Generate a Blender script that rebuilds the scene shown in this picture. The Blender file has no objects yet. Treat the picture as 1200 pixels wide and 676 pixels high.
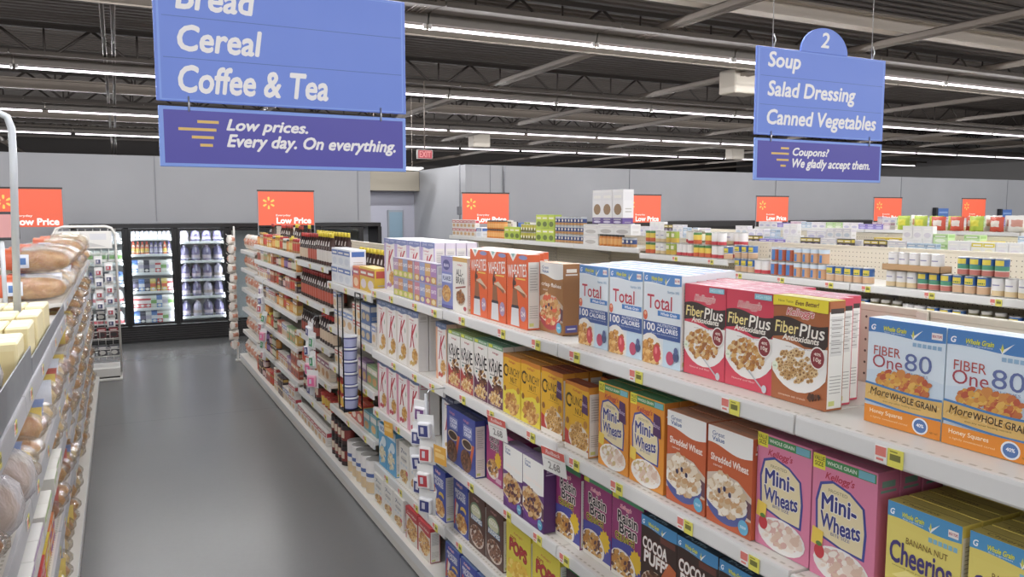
import bpy, math, random
from mathutils import Vector, Matrix
R = random.Random(11)
SC = bpy.context.scene
COL = SC.collection
PI = math.pi

# ------------------------------------------------------------------ materials
MATS = {}
def lin(c):
    return c / 12.92 if c <= .04045 else ((c + .055) / 1.055) ** 2.4
def rgb(h):
    h = h.lstrip('#')
    return tuple(lin(int(h[i:i+2], 16) / 255) for i in (0, 2, 4))
def new_mat(name):
    m = bpy.data.materials.new(name); m.use_nodes = True
    nt = m.node_tree
    return m, nt, nt.nodes['Principled BSDF']
def M(h, rough=.5, metal=0.0):
    key = (h, rough, metal)
    if key not in MATS:
        m, nt, b = new_mat('surface_' + h.lstrip('#'))
        b.inputs['Base Color'].default_value = (*rgb(h), 1)
        b.inputs['Roughness'].default_value = rough
        b.inputs['Metallic'].default_value = metal
        n = nt.nodes.new('ShaderNodeTexNoise'); n.inputs['Scale'].default_value = 9
        tc = nt.nodes.new('ShaderNodeTexCoord')
        nt.links.new(tc.outputs['Object'], n.inputs['Vector'])
        mr = nt.nodes.new('ShaderNodeMapRange')
        mr.inputs[3].default_value = max(.02, rough - .05); mr.inputs[4].default_value = min(1, rough + .05)
        nt.links.new(n.outputs['Fac'], mr.inputs[0]); nt.links.new(mr.outputs[0], b.inputs['Roughness'])
        MATS[key] = m
    return MATS[key]
def P(h):
    # print colours lifted towards pale grey: a washed-out haze mixed into the colour
    q = [int(h[i:i+2], 16) for i in (1, 3, 5)]
    return M('#%02x%02x%02x' % tuple(int(c*.885 + 25) for c in q), .42)
def emit(h, s):
    key = ('e', h, s)
    if key not in MATS:
        m, nt, b = new_mat('lamp_' + h.lstrip('#'))
        b.inputs['Base Color'].default_value = (*rgb(h), 1)
        b.inputs['Emission Color'].default_value = (*rgb(h), 1)
        b.inputs['Emission Strength'].default_value = s
        MATS[key] = m
    return MATS[key]
def film(name, tint, clear, rough=.12, crinkle=0, milky=False):
    m = bpy.data.materials.new(name); m.use_nodes = True
    nt = m.node_tree; nt.nodes.clear()
    o = nt.nodes.new('ShaderNodeOutputMaterial')
    t = nt.nodes.new('ShaderNodeBsdfTransparent'); t.inputs[0].default_value = (*rgb(tint), 1)
    g = nt.nodes.new('ShaderNodeBsdfPrincipled' if milky else 'ShaderNodeBsdfGlossy')
    g.inputs['Base Color' if milky else 'Color'].default_value = (*rgb(tint), 1); g.inputs['Roughness'].default_value = rough
    lw = nt.nodes.new('ShaderNodeLayerWeight'); lw.inputs[0].default_value = .35
    mr = nt.nodes.new('ShaderNodeMapRange'); mr.inputs[3].default_value = 1 - clear; mr.inputs[4].default_value = min(1, 1.3 - clear)
    mx = nt.nodes.new('ShaderNodeMixShader')
    tc = nt.nodes.new('ShaderNodeTexCoord'); nz = nt.nodes.new('ShaderNodeTexNoise'); nz.inputs['Scale'].default_value = crinkle; nz.inputs['Detail'].default_value = 3; nz.inputs['Distortion'].default_value = 1.2
    bp = nt.nodes.new('ShaderNodeBump'); bp.inputs['Strength'].default_value = 1.0 if crinkle else 0; bp.inputs['Distance'].default_value = .035
    nt.links.new(tc.outputs['Object'], nz.inputs['Vector']); nt.links.new(nz.outputs['Fac'], bp.inputs['Height']); nt.links.new(bp.outputs[0], g.inputs['Normal']); nt.links.new(bp.outputs[0], lw.inputs['Normal'])
    nt.links.new(lw.outputs['Facing'], mr.inputs[0]); nt.links.new(mr.outputs[0], mx.inputs[0])
    nt.links.new(t.outputs[0], mx.inputs[1]); nt.links.new(g.outputs[0], mx.inputs[2])
    nt.links.new(mx.outputs[0], o.inputs[0])
    return m
FILM = film('clear_bag_film', '#f6f4f0', .84, .16, 15)
FILMG = film('grey_bag_film', '#e6e6ea', .66, .16, 11, True)
PANE = film('cooler_glass', '#f0f4f4', .93, .03)
JUICE = None

def math_node(nt, op, a, b=None):
    n = nt.nodes.new('ShaderNodeMath'); n.operation = op
    for i, x in enumerate((a, b)):
        if x is None: continue
        if isinstance(x, (int, float)): n.inputs[i].default_value = x
        else: nt.links.new(x, n.inputs[i])
    return n.outputs[0]
def pegboard():
    m, nt, b = new_mat('pegboard_enamel')
    tc = nt.nodes.new('ShaderNodeTexCoord'); sp = nt.nodes.new('ShaderNodeSeparateXYZ')
    nt.links.new(tc.outputs['Object'], sp.inputs[0])
    p = .034
    def cell(s):
        f = math_node(nt, 'FRACT', math_node(nt, 'ADD', math_node(nt, 'DIVIDE', s, p), 500.0))
        d = math_node(nt, 'SUBTRACT', f, .5)
        return math_node(nt, 'MULTIPLY', d, d)
    r2 = math_node(nt, 'ADD', cell(sp.outputs[1]), cell(sp.outputs[2]))
    hole = math_node(nt, 'LESS_THAN', r2, .012)
    mx = nt.nodes.new('ShaderNodeMix'); mx.data_type = 'RGBA'
    mx.inputs[6].default_value = (*rgb('#d6cebb'), 1); mx.inputs[7].default_value = (*rgb('#5a5248'), 1)
    nt.links.new(hole, mx.inputs[0]); nt.links.new(mx.outputs[2], b.inputs['Base Color'])
    b.inputs['Roughness'].default_value = .45
    return m
PEG = pegboard()
def floor_mat():
    m, nt, b = new_mat('polished_concrete')
    tc = nt.nodes.new('ShaderNodeTexCoord')
    n1 = nt.nodes.new('ShaderNodeTexNoise'); n1.inputs['Scale'].default_value = .6; n1.inputs['Detail'].default_value = 2
    n2 = nt.nodes.new('ShaderNodeTexNoise'); n2.inputs['Scale'].default_value = 38; n2.inputs['Detail'].default_value = 4
    for n in (n1, n2): nt.links.new(tc.outputs['Object'], n.inputs['Vector'])
    s = math_node(nt, 'ADD', math_node(nt, 'MULTIPLY', n1.outputs['Fac'], .75), math_node(nt, 'MULTIPLY', n2.outputs['Fac'], .25))
    cr = nt.nodes.new('ShaderNodeValToRGB')
    cr.color_ramp.elements[0].position = .3; cr.color_ramp.elements[0].color = (*rgb('#686868'), 1)
    cr.color_ramp.elements[1].position = .7; cr.color_ramp.elements[1].color = (*rgb('#6d6d6c'), 1)
    nt.links.new(s, cr.inputs[0])
    sp = nt.nodes.new('ShaderNodeSeparateXYZ'); nt.links.new(tc.outputs['Object'], sp.inputs[0])
    f = math_node(nt, 'FRACT', math_node(nt, 'DIVIDE', math_node(nt, 'ADD', sp.outputs[1], 12.32), 4.4))
    line = math_node(nt, 'LESS_THAN', f, .0022)
    mx = nt.nodes.new('ShaderNodeMix'); mx.data_type = 'RGBA'
    nt.links.new(math_node(nt, 'MULTIPLY', line, .5), mx.inputs[0]); nt.links.new(cr.outputs[0], mx.inputs[6])
    mx.inputs[7].default_value = (*rgb('#4c4d50'), 1)
    nt.links.new(mx.outputs[2], b.inputs['Base Color'])
    mr = nt.nodes.new('ShaderNodeMapRange'); mr.inputs[3].default_value = .24; mr.inputs[4].default_value = .3
    b.inputs['Roughness'].default_value = .27
    return m
def wall_mat():
    m, nt, b = new_mat('painted_wall')
    tc = nt.nodes.new('ShaderNodeTexCoord')
    n1 = nt.nodes.new('ShaderNodeTexNoise'); n1.inputs['Scale'].default_value = .7; n1.inputs['Detail'].default_value = 5
    nt.links.new(tc.outputs['Object'], n1.inputs['Vector'])
    cr = nt.nodes.new('ShaderNodeValToRGB')
    cr.color_ramp.elements[0].position = .3; cr.color_ramp.elements[0].color = (*rgb('#9fa0a3'), 1)
    cr.color_ramp.elements[1].position = .7; cr.color_ramp.elements[1].color = (*rgb('#a8a9ac'), 1)
    nt.links.new(n1.outputs['Fac'], cr.inputs[0]); nt.links.new(cr.outputs[0], b.inputs['Base Color'])
    b.inputs['Roughness'].default_value = .5
    return m
def bread_mat(name, a, c, scale=14):
    m, nt, b = new_mat(name)
    tc = nt.nodes.new('ShaderNodeTexCoord')
    n1 = nt.nodes.new('ShaderNodeTexNoise'); n1.inputs['Scale'].default_value = scale; n1.inputs['Detail'].default_value = 5
    nt.links.new(tc.outputs['Object'], n1.inputs['Vector'])
    cr = nt.nodes.new('ShaderNodeValToRGB')
    cr.color_ramp.elements[0].position = .35; cr.color_ramp.elements[0].color = (*rgb(a), 1)
    cr.color_ramp.elements[1].position = .65; cr.color_ramp.elements[1].color = (*rgb(c), 1)
    nt.links.new(n1.outputs['Fac'], cr.inputs[0]); nt.links.new(cr.outputs[0], b.inputs['Base Color'])
    b.inputs['Roughness'].default_value = .7
    return m
CRUST = bread_mat('golden_crust', '#b77f4a', '#d8b078')
CRUSTD = bread_mat('brown_crust', '#7d4a26', '#a8703f')
CRUSTL = bread_mat('pale_crust', '#dcc08a', '#ead9b0')

# ------------------------------------------------------------------ mesh builder
class MB:
    def __init__(s): s.v = []; s.f = []; s.fm = []; s.sm = []; s.mats = []
    def mi(s, m):
        if m not in s.mats: s.mats.append(m)
        return s.mats.index(m)
    def face(s, idx, m, smooth=False):
        s.f.append(tuple(idx)); s.fm.append(s.mi(m)); s.sm.append(smooth)
    def poly(s, pts, m):
        k = len(s.v); s.v += [tuple(p) for p in pts]; s.face(range(k, k + len(pts)), m)
    def box(s, x0, y0, z0, x1, y1, z1, m, c=0.0):
        if x0 > x1: x0, x1 = x1, x0
        if y0 > y1: y0, y1 = y1, y0
        if z0 > z1: z0, z1 = z1, z0
        if c <= 0:
            k = len(s.v)
            s.v += [(x, y, z) for z in (z0, z1) for x, y in ((x0, y0), (x1, y0), (x1, y1), (x0, y1))]
            for q in ((3, 2, 1, 0), (4, 5, 6, 7), (0, 1, 5, 4), (1, 2, 6, 5), (2, 3, 7, 6), (3, 0, 4, 7)):
                s.face([k + i for i in q], m)
            return
        c = min(c, (x1-x0)*.45, (y1-y0)*.45, (z1-z0)*.45)
        k = len(s.v); ix = {}
        lo, hi = (x0, y0, z0), (x1, y1, z1)
        for sx in (0, 1):
            for sy in (0, 1):
                for sz in (0, 1):
                    sg = (sx, sy, sz)
                    for a in range(3):
                        p = [(hi[i] if sg[i] else lo[i]) for i in range(3)]
                        for i in range(3):
                            if i != a: p[i] += (-c if sg[i] else c)
                        ix[(sx, sy, sz, a)] = len(s.v); s.v.append(tuple(p))
        def g(sg, a): return ix[(*sg, a)]
        for a in range(3):
            b, d = (a + 1) % 3, (a + 2) % 3
            for sa in (0, 1):
                q = []
                for sb, sd in ((0, 0), (1, 0), (1, 1), (0, 1)):
                    sg = [0, 0, 0]; sg[a] = sa; sg[b] = sb; sg[d] = sd; q.append(g(sg, a))
                s.face(q if sa else q[::-1], m)
            for sb in (0, 1):          # edges along axis a
                for sd in (0, 1):
                    sg0 = [0, 0, 0]; sg0[b] = sb; sg0[d] = sd; sg1 = list(sg0); sg1[a] = 1
                    q = [g(sg0, b), g(sg1, b), g(sg1, d), g(sg0, d)]
                    s.face(q if (sb == sd) else q[::-1], m)
        for sx in (0, 1):
            for sy in (0, 1):
                for sz in (0, 1):
                    q = [g((sx, sy, sz), a) for a in range(3)]
                    s.face(q if (sx + sy + sz) % 2 else q[::-1], m)
    def prism(s, pts, axis, a, b, m):
        """2-D outline pts extruded from a to b along axis (0 x, 1 y, 2 z)"""
        def mk(p, t):
            return {0: (t, p[0], p[1]), 1: (p[0], t, p[1]), 2: (p[0], p[1], t)}[axis]
        k = len(s.v); n = len(pts)
        s.v += [mk(p, a) for p in pts] + [mk(p, b) for p in pts]
        s.face(range(k, k + n), m); s.face(range(k + 2*n - 1, k + n - 1, -1), m)
        for i in range(n):
            j = (i + 1) % n
            s.face((k + i, k + n + i, k + n + j, k + j), m)
    def lathe(s, prof, m, n=16, c=(0, 0, 0), sx=1, sy=1, smooth=True):
        """prof: [(r, z, material for the band that starts here or None)]"""
        k = len(s.v); ring = len(prof)
        for p in prof:
            for j in range(n):
                t = 2*PI*j/n
                s.v.append((c[0] + sx*p[0]*math.cos(t), c[1] + sy*p[0]*math.sin(t), c[2] + p[1]))
        for i in range(ring - 1):
            mm = prof[i][2] if len(prof[i]) > 2 and prof[i][2] else m
            for j in range(n):
                j2 = (j + 1) % n
                s.face((k+i*n+j, k+i*n+j2, k+(i+1)*n+j2, k+(i+1)*n+j), mm, smooth)
        if prof[0][0] > 1e-6: s.face([k + j for j in range(n)][::-1], m)
        if prof[-1][0] > 1e-6:
            mm = prof[-1][2] if len(prof[-1]) > 2 and prof[-1][2] else m
            s.face([k + (ring-1)*n + j for j in range(n)], mm)
    def tube(s, pts, r, m, n=8):
        pts = [Vector(p) for p in pts]; k = len(s.v); up = None
        for i, p in enumerate(pts):
            d = (pts[min(i+1, len(pts)-1)] - pts[max(i-1, 0)]).normalized()
            if up is None: up = Vector((0, 0, 1)) if abs(d.z) < .9 else Vector((0, 1, 0))
            a = d.cross(up).normalized(); b = a.cross(d).normalized(); up = b
            for j in range(n):
                t = 2*PI*j/n
                s.v.append(tuple(p + a*(r*math.cos(t)) + b*(r*math.sin(t))))
        for i in range(len(pts) - 1):
            for j in range(n):
                j2 = (j+1) % n
                s.face((k+i*n+j, k+(i+1)*n+j, k+(i+1)*n+j2, k+i*n+j2), m, True)
        s.face([k+j for j in range(n)], m); s.face([k+(len(pts)-1)*n+j for j in range(n)][::-1], m)
    def mesh(s, name, at=(0, 0, 0)):
        me = bpy.data.meshes.new(name)
        me.from_pydata([(x-at[0], y-at[1], z-at[2]) for x, y, z in s.v], [], s.f)
        for m in s.mats: me.materials.append(m)
        me.polygons.foreach_set('material_index', s.fm)
        me.polygons.foreach_set('use_smooth', s.sm)
        me.update()
        return me
    def build(s, name, parent=None, at=(0, 0, 0), loc=None, rz=0):
        o = bpy.data.objects.new(name, s.mesh(name, at)); COL.objects.link(o)
        if parent is not None: o.parent = parent
        else: o.location = at if loc is None else loc
        if parent is not None and loc is not None: o.location = loc
        o.rotation_euler = (0, 0, rz)
        return o

def tag(o, label, cat, group=None, kind=None):
    if kind: o['kind'] = kind
    if label: o['label'] = label
    if cat: o['category'] = cat
    if group: o['group'] = group
    return o
def struct(o): o['kind'] = 'structure'; return o
def empty(name, loc, rz=0):
    o = bpy.data.objects.new(name, None); COL.objects.link(o); o.location = loc; o.rotation_euler = (0, 0, rz)
    o.empty_display_size = .05
    return o
def dup(src, loc, rz=0, label=None, group=None, rx=0, ry=0):
    r = src.copy(); COL.objects.link(r); r.location = loc; r.rotation_euler = (rx, ry, rz)
    if label: r['label'] = label
    if group: r['group'] = group
    for ch in list(KIDS.get(src.name, [])):
        c = ch.copy(); COL.objects.link(c); c.parent = r
        KIDS.setdefault(r.name, []).append(c)
        for g in KIDS.get(ch.name, []):
            d = g.copy(); COL.objects.link(d); d.parent = c
    return r
KIDS = {}
def kid(o, p):
    KIDS.setdefault(p.name, []).append(o); return o
_ones = 'first second third fourth fifth sixth seventh eighth ninth tenth eleventh twelfth thirteenth fourteenth fifteenth sixteenth seventeenth eighteenth nineteenth'.split()
_tens = {20: 'twenty', 30: 'thirty', 40: 'forty', 50: 'fifty'}
def nth(i):
    if i < 19: return _ones[i]
    t, u = divmod(i + 1, 10)
    return (_tens[t*10][:-1] + 'ieth') if u == 0 else _tens[t*10] + '-' + _ones[u-1]

# ------------------------------------------------------------------ lettering
TXT = {}
def text_geo(s, bold=0.0, shear=0.0, space=1.0):
    key = (s, bold, shear, space)
    if key not in TXT:
        cu = bpy.data.curves.new('lettering', 'FONT'); cu.body = s
        cu.offset = bold; cu.shear = shear; cu.space_character = space; cu.resolution_u = 3
        o = bpy.data.objects.new('lettering', cu)
        me = bpy.data.meshes.new_from_object(o)
        vs = [(v.co.x, v.co.y) for v in me.vertices]; fs = [tuple(p.vertices) for p in me.polygons]
        bpy.data.objects.remove(o); bpy.data.curves.remove(cu); bpy.data.meshes.remove(me)
        xs = [a for a, b in vs]; ys = [b for a, b in vs]
        TXT[key] = (vs, fs, (min(xs), min(ys), max(xs), max(ys)))
    return TXT[key]

class Face:
    """a flat printed panel: origin o (lower corner), unit vectors ex, ey, normal en, size w x h; u and v run 0..1"""
    def __init__(s, mb, o, ex, ey, w, h, step=.00005):
        s.mb = mb; s.o = Vector(o); s.ex = Vector(ex); s.ey = Vector(ey); s.n = s.ex.cross(s.ey); s.w = w; s.h = h; s.k = 0; s.step = step
    def pt(s, u, v, e=0.0):
        return s.o + s.ex*(u*s.w) + s.ey*(v*s.h) + s.n*(s.k*s.step + e)
    def poly(s, pts, c, e=0.0, up=True):
        if up: s.k += 1
        s.mb.poly([s.pt(max(0, min(1, u)), max(0, min(1, v)), e) for u, v in pts], P(c) if isinstance(c, str) else c)
    def rect(s, u0, v0, u1, v1, c): s.poly([(u0, v0), (u1, v0), (u1, v1), (u0, v1)], c)
    def bg(s, c): s.rect(0, 0, 1, 1, c)
    def ell(s, cx, cy, rx, ry, c, n=20, a0=0, a1=2*PI):
        s.poly([(cx + rx*math.cos(a0 + (a1-a0)*i/n), cy + ry*math.sin(a0 + (a1-a0)*i/n)) for i in range(n + (a1-a0 < 6))], c)
    def wave(s, v0, v1, c, amp=.03, ph=0.0, both=False, n=12, u0=0, u1=1, fr=1.0):
        """band whose lower edge (or both edges) runs as a wave"""
        us = [u0 + (u1-u0)*i/n for i in range(n+1)]
        lo = [(u, v0 + amp*math.sin(2*PI*fr*u + ph)) for u in us]
        hi = [(u, v1 + (amp*math.sin(2*PI*fr*u + ph) if both else 0)) for u in reversed(us)]
        s.poly(lo + hi, c)
    def bits(s, cx, cy, rx, ry, cols, n=40, size=.05, ring=None, seed=1):
        r = random.Random(seed); s.k += 1; n = int(n*1.7); size *= .74
        for i in range(n):
            a = r.random()*2*PI; q = math.sqrt(r.random())
            u = cx + rx*q*math.cos(a); v = cy + ry*q*math.sin(a)
            z = size*(.7 + .6*r.random()); t0 = r.random()*6; ns = 5 + r.randrange(5)
            f = .65 + .35*r.random(); asp = s.w/s.h
            def blob(k):
                return [(u + k*z*math.cos(2*PI*j/ns), v + k*z*f*asp*math.sin(2*PI*j/ns + t0*.1)) for j in range(ns)]
            s.poly(blob(1), cols[i % len(cols)], e=i*.000008, up=False)
            if ring: s.poly(blob(.42), ring, e=i*.000008 + .000004, up=False)
        s.k += 1 + int(n*.000008/s.step)
    def text(s, t, cx, cy, w, h, c, shear=0.0, bold=0.0, rot=0.0, outline=None, ow=.03, arc=0.0, space=1.0):
        """lettering fitted to a box of w x h (fractions of the panel) centred on cx, cy"""
        base = text_geo(t, 0, shear, space)[2]
        bw, bh = base[2]-base[0], base[3]-base[1]
        mx, my = (base[0]+base[2])/2, (base[1]+base[3])/2
        if h is None: h = w*s.w*(bh/bw)/s.h
        vs, fs, _b = text_geo(t, 0, shear, space); mb = s.mb; cr, sr = math.cos(rot), math.sin(rot)
        def passes(r, col, m):
            # heavier strokes: the same outline struck again a hair to each side
            for i in range(m if r > 0 else 1):
                s.k += .4
                ox, oy = (r*math.cos(2*PI*i/m), r*math.sin(2*PI*i/m)) if r > 0 else (0, 0)
                k = len(mb.v); pm = P(col)
                for x, y in vs:
                    du = (x+ox-mx)/bw*w*s.w; dv = (y+oy-my)/bh*h*s.h
                    dv += arc*s.h*(1 - (2*(x-mx)/bw)**2)
                    u, v = du*cr - dv*sr, du*sr + dv*cr
                    mb.v.append(tuple(s.pt(min(.999, max(.001, cx + u/s.w)), min(.999, max(.001, cy + v/s.h)))))
                for f in fs: mb.face([k+i_ for i_ in f], pm)
        if outline: passes(max(bold, 0) + ow, outline, 8)
        passes(max(bold, 0), c, 5)

# ------------------------------------------------------------------ printed cartons
KINDS = {}
FLAKE = ['#c98a3c', '#dba457', '#b87630', '#e3b972', '#a86428']
RINGS = ['#c9974f', '#d9ad69', '#b9823b']
def carton(key, name, w, h, d, body, front, side=None, top=None, desc='', topfn=None):
    b = MB(); b.box(-w/2, -d/2, 0, w/2, d/2, h - .0012, P(body), .0012)
    S = Face(b, (w/2, -d/2, 0), (0, 1, 0), (0, 0, 1), d, h)
    if side: side(S)
    else: side_panel(S, '#e9e5dc', body)
    fr = MB(); F = Face(fr, (-w/2, -d/2, 0), (1, 0, 0), (0, 0, 1), w, h); front(F)
    fl = MB(); tc = top or body
    fl.box(-w/2 + .001, -d/2 + .001, h - .0011, w/2 - .001, d/2 - .001, h + .0004, P(tc))
    T = Face(fl, (-w/2, -d/2, h + .0004), (1, 0, 0), (0, 1, 0), w, d)
    if topfn: topfn(T)
    else:
        T.rect(.03, .48, .97, .52, '#8d867c'); T.rect(.38, .3, .62, .34, '#8d867c')
    KINDS[key] = dict(name=name, w=w, h=h, d=d, desc=desc, body=b.mesh(name), front=fr.mesh('front_print'), flap=fl.mesh('top_flap'))
def side_panel(S, paper, edge, strip=None):
    S.rect(.06, .02, .94, .9, paper)
    S.rect(.14, .5, .86, .86, '#d8d5cf')
    for i in range(9): S.rect(.2, .53 + .036*i, .8 - .1*(i % 2), .536 + .036*i, '#77726b')
    for i in range(6): S.rect(.16, .16 + .03*i, .84, .166 + .03*i, '#8f8a82')
    S.rect(.14, .045, .5, .09, strip or '#cfd27a')
def put(key, x, y, z, rz, label, group=None, front=True, cat='cereal box', rx=0):
    k = KINDS[key]
    o = bpy.data.objects.new(k['name'], k['body']); COL.objects.link(o)
    o.location = (x, y, z); o.rotation_euler = (rx, 0, rz); tag(o, label, cat, group)
    for part, nm in ((k['front'], 'front_print'), (k['flap'], 'top_flap')):
        if nm == 'front_print' and not front: continue
        c = bpy.data.objects.new(nm, part); COL.objects.link(c); c.parent = o; kid(c, o)
    return o

def brand(F, t, cx, cy, w, h=.05, c='#b3202c', o=None): F.text(t, cx, cy, w, h, c, shear=.3, bold=.015, outline=o, ow=.06)
def whole_grain(F, y0=.9, base='#3f72b5', side_logo=True):
    F.wave(y0, 1, base, .012, .6, fr=.9)
    F.text('G', .07, y0 + .055, .06, .05, '#ffffff', shear=.2, bold=.03)
    F.text('Whole Grain', .36, y0 + .055, .3, .042, '#e4e04a', shear=.25, bold=.03, outline='#2f6b35', ow=.025)
    F.text('first ingredient', .36, y0 + .02, .28, .016, '#e9eef6')
    F.poly([(.57, y0 + .035), (.6, y0 - .012), (.72, y0 + .085), (.6, y0 + .02)], '#f4f4f0')
    F.poly([(.585, y0 + .03), (.6, y0 + .075), (.615, y0 + .03), (.6, y0)], '#d8d44a')
    if side_logo:
        F.rect(.83, y0 + .02, .96, y0 + .08, '#f2e8e4'); F.text('BOX TOPS', .895, y0 + .05, .11, .022, '#b23347', bold=.03)
def a_total(F):
    F.bg('#dfe6ea'); F.rect(.55, 0, 1, .3, '#c3d9e8'); F.poly([(0, .88), (.7, .88), (1, .95), (1, 1), (0, 1)], '#e8eef2')
    whole_grain(F, .89, '#4f86c8')
    F.text('Nutrition 100%', .8, .815, .3, .028, '#7fa3c0', bold=.02)
    F.text('Total', .44, .69, .66, .15, '#b8263c', bold=.012, outline='#f3f1ee', ow=.02)
    F.rect(.4, .545, .98, .6, '#4179c2'); F.text('Whole Grain', .69, .572, .42, .032, '#ffffff', shear=.2, bold=.02)
    F.ell(.06, .53, .06, .055, '#d65a3a'); F.ell(.06, .55, .03, .02, '#e9b18a')
    F.rect(0, .3, 1, .47, '#2f4a8c')
    F.text('100', .18, .41, .3, .085, '#f5f4ef', bold=.02)
    F.text('NUTRITION', .66, .445, .5, .03, '#dfe3ee', bold=.015); F.text('CALORIES', .66, .395, .55, .05, '#ffffff', bold=.02)
    F.text('of your daily vitamins and minerals', .58, .345, .72, .022, '#c6cfe4')
    F.ell(.22, .12, .34, .22, '#ece7dd'); F.bits(.22, .12, .27, .15, FLAKE, 46, .075, seed=3)
    F.ell(.4, .13, .1, .1, '#c4333e'); F.ell(.38, .16, .035, .04, '#e4757a')
    F.ell(.75, .11, .1, .075, '#b8405e'); F.ell(.9, .14, .075, .055, '#39466e'); F.ell(.9, .2, .05, .04, '#4b5a88')
def a_fiber(red, flag, bowlc):
    def f(F):
        base = '#d0354a' if red else '#a5582c'
        F.bg(base); 
        if red: F.rect(0, 0, 1, .24, '#d43a4e')
        brand(F, "Kellogg's", .5, .85, .5, .085, '#c32032', '#f4ebe2')
        F.wave(.6, .78, '#2e211d', .028, .3, both=True, fr=.9)
        F.poly([(0, .6), (.3, .63), (.6, .55), (.95, .55), (1, .6), (1, .66), (0, .64)], '#2e211d')
        F.text('Fiber', .26, .705, .44, .11, '#f0dd8a', shear=.12, bold=.012)
        F.text('Plus', .72, .7, .44, .12, '#f6f1e4', shear=.12, bold=.012)
        F.text('Antioxidants', .52, .615, .66, .055, '#f1ebdd', shear=.22, bold=.03)
        F.poly([(0, .58)] + [(.5 + .62*math.cos(t), .54 - .43*math.sin(t)) for t in [PI*(1 - i/14) for i in range(15)]] + [(1, .56), (.6, .53), (.3, .57)], '#efece6')
        F.text('with whole grains', .5, .525, .5, .018, '#8a8078')
        F.bits(.46, .35, .38, .15, bowlc, 90, .058, ring='#7d5127' if not red else None, seed=5 if red else 8)
        F.ell(.84, .47, .135, .105, '#f3eee6'); F.ell(.84, .47, .12, .092, '#7c2026')
        F.text('40%', .84, .505, .12, .026, '#f0dfd0', bold=.02); F.text('10g', .84, .45, .13, .05, '#f0dfd0', bold=.02)
        F.ell(.07, .32, .06, .045, '#e9f0d8'); F.text('ok', .07, .32, .06, .02, '#5c8a3a')
        if red:
            F.poly([(.5, .2), (.54, .2), (.86, .04), (.82, .04)], '#b9bcc0'); F.ell(.86, .05, .05, .04, '#c9ccd0')
            F.text('Natural and fiber', .42, .09, .5, .02, '#f2c9c4', shear=.1)
        else:
            for i in range(4): F.poly([(.68 + .06*i, .08 + .02*i), (.72 + .06*i, .14), (.8 + .04*i, .12), (.74 + .05*i, .05 + .01*i)], ['#4a2715', '#3a1d10', '#5c3018', '#2f170d'][i])
            F.text('cinnamon oat crunch', .4, .06, .5, .02, '#f0d9c0', shear=.1)
        if flag:
            F.wave(.9, 1, '#efd92b', .016, .2, fr=.8); F.text('New Taste', .24, .955, .28, .024, '#7d6a1a'); F.text('Even Better!', .63, .95, .42, .04, '#6b3d1a', shear=.2, bold=.03)
        else:
            F.rect(.62, .93, .97, .985, '#7fc0cf'); F.text('HIGH FIBER', .8, .957, .3, .03, '#dff1f4')
    return f
def a_one(F):
    F.bg('#cfe0ee'); F.poly([(0, .5), (.5, .56), (1, .5), (1, .86), (0, .86)], '#dbe8f2')
    whole_grain(F, .86, '#4179bd')
    for i in range(6): F.rect(.6 + .062*i, .79, .648 + .062*i, .825, '#8fb4d4')
    F.text('FIBER', .27, .7, .36, .085, '#b4433e', bold=.0); F.text('One', .28, .6, .4, .12, '#a83a44', bold=.0)
    F.text('80', .68, .64, .34, .16, '#5b6aa0', bold=-.005); F.text('CALORIES', .66, .535, .3, .022, '#7a86ab')
    F.bits(.5, .43, .36, .1, ['#d79a3e', '#e2b153', '#c46a38', '#cf8440', '#b94f34'], 80, .058, seed=11)
    F.wave(.2, .36, '#dfb463', .02, 2.2, both=True, fr=.55)
    F.bits(.5, .28, .5, .02, ['#e8c67f', '#cf9f4c'], 50, .03, seed=13)
    F.wave(.355, .375, '#3f78b8', .02, 2.2, both=True, fr=.55); F.wave(.185, .205, '#3f78b8', .02, 2.2, both=True, fr=.55)
    F.text('More', .2, .31, .26, .075, '#3a2a18', shear=.2, bold=.0); F.text('WHOLE GRAIN', .64, .285, .6, .06, '#33231a', bold=.012, rot=-.05)
    F.text('than any other leading nutrient', .5, .23, .5, .02, '#6b5026')
    F.rect(0, 0, 1, .17, '#e2821f'); F.text('Honey Squares', .3, .115, .44, .05, '#f8e6c8', bold=.015); F.text('a lightly sweetened cereal', .34, .06, .5, .022, '#f4d3a4')
    F.ell(.75, .085, .1, .075, '#e8edf4'); F.ell(.75, .085, .08, .06, '#4a6fae'); F.text('40%', .75, .09, .09, .03, '#ffffff', bold=.02)
    F.text('NET WT', .92, .05, .1, .018, '#7a4410')
def a_k(side, band, lower):
    def f(F):
        F.bg('#e9e4dd'); F.poly([(0, 0), (.2, 0), (.12, .5), (.2, 1), (0, 1)], side); F.poly([(1, 0), (.93, 0), (.96, .5), (.92, 1), (1, 1)], side)
        F.wave(.9, 1, band, .012, .5, fr=1.2); F.text('LOW FAT', .3, .955, .34, .04, '#dfe4ee'); F.text('VITAMINS', .72, .955, .34, .035, '#cfd6e6')
        brand(F, "Kellogg's", .42, .845, .4, .035, '#c04450')
        F.text('Special', .45, .79, .3, .025, '#c04450', shear=.2)
        F.poly([(.46, .76), (.56, .78), (.36, .38), (.24, .34), (.3, .42)], '#b8202f')
        F.poly([(.38, .58), (.74, .8), (.84, .8), (.5, .57)], '#b8202f'); F.poly([(.42, .6), (.5, .6), (.66, .36), (.76, .33), (.58, .35)], '#b8202f')
        F.ell(.68, .24, .26, .15, '#d8cdbd'); F.bits(.68, .24, .21, .115, ['#c9923f', '#dba95a', '#b67a2c'], 34, .07, seed=17)
        for i in range(4): F.ell(.3 + .1*i, .09 + .02*(i % 2), .06, .04, lower)
        F.poly([(.8, .62), (.84, .68), (.88, .6), (.84, .56)], '#6f9a72')
    return f
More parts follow.
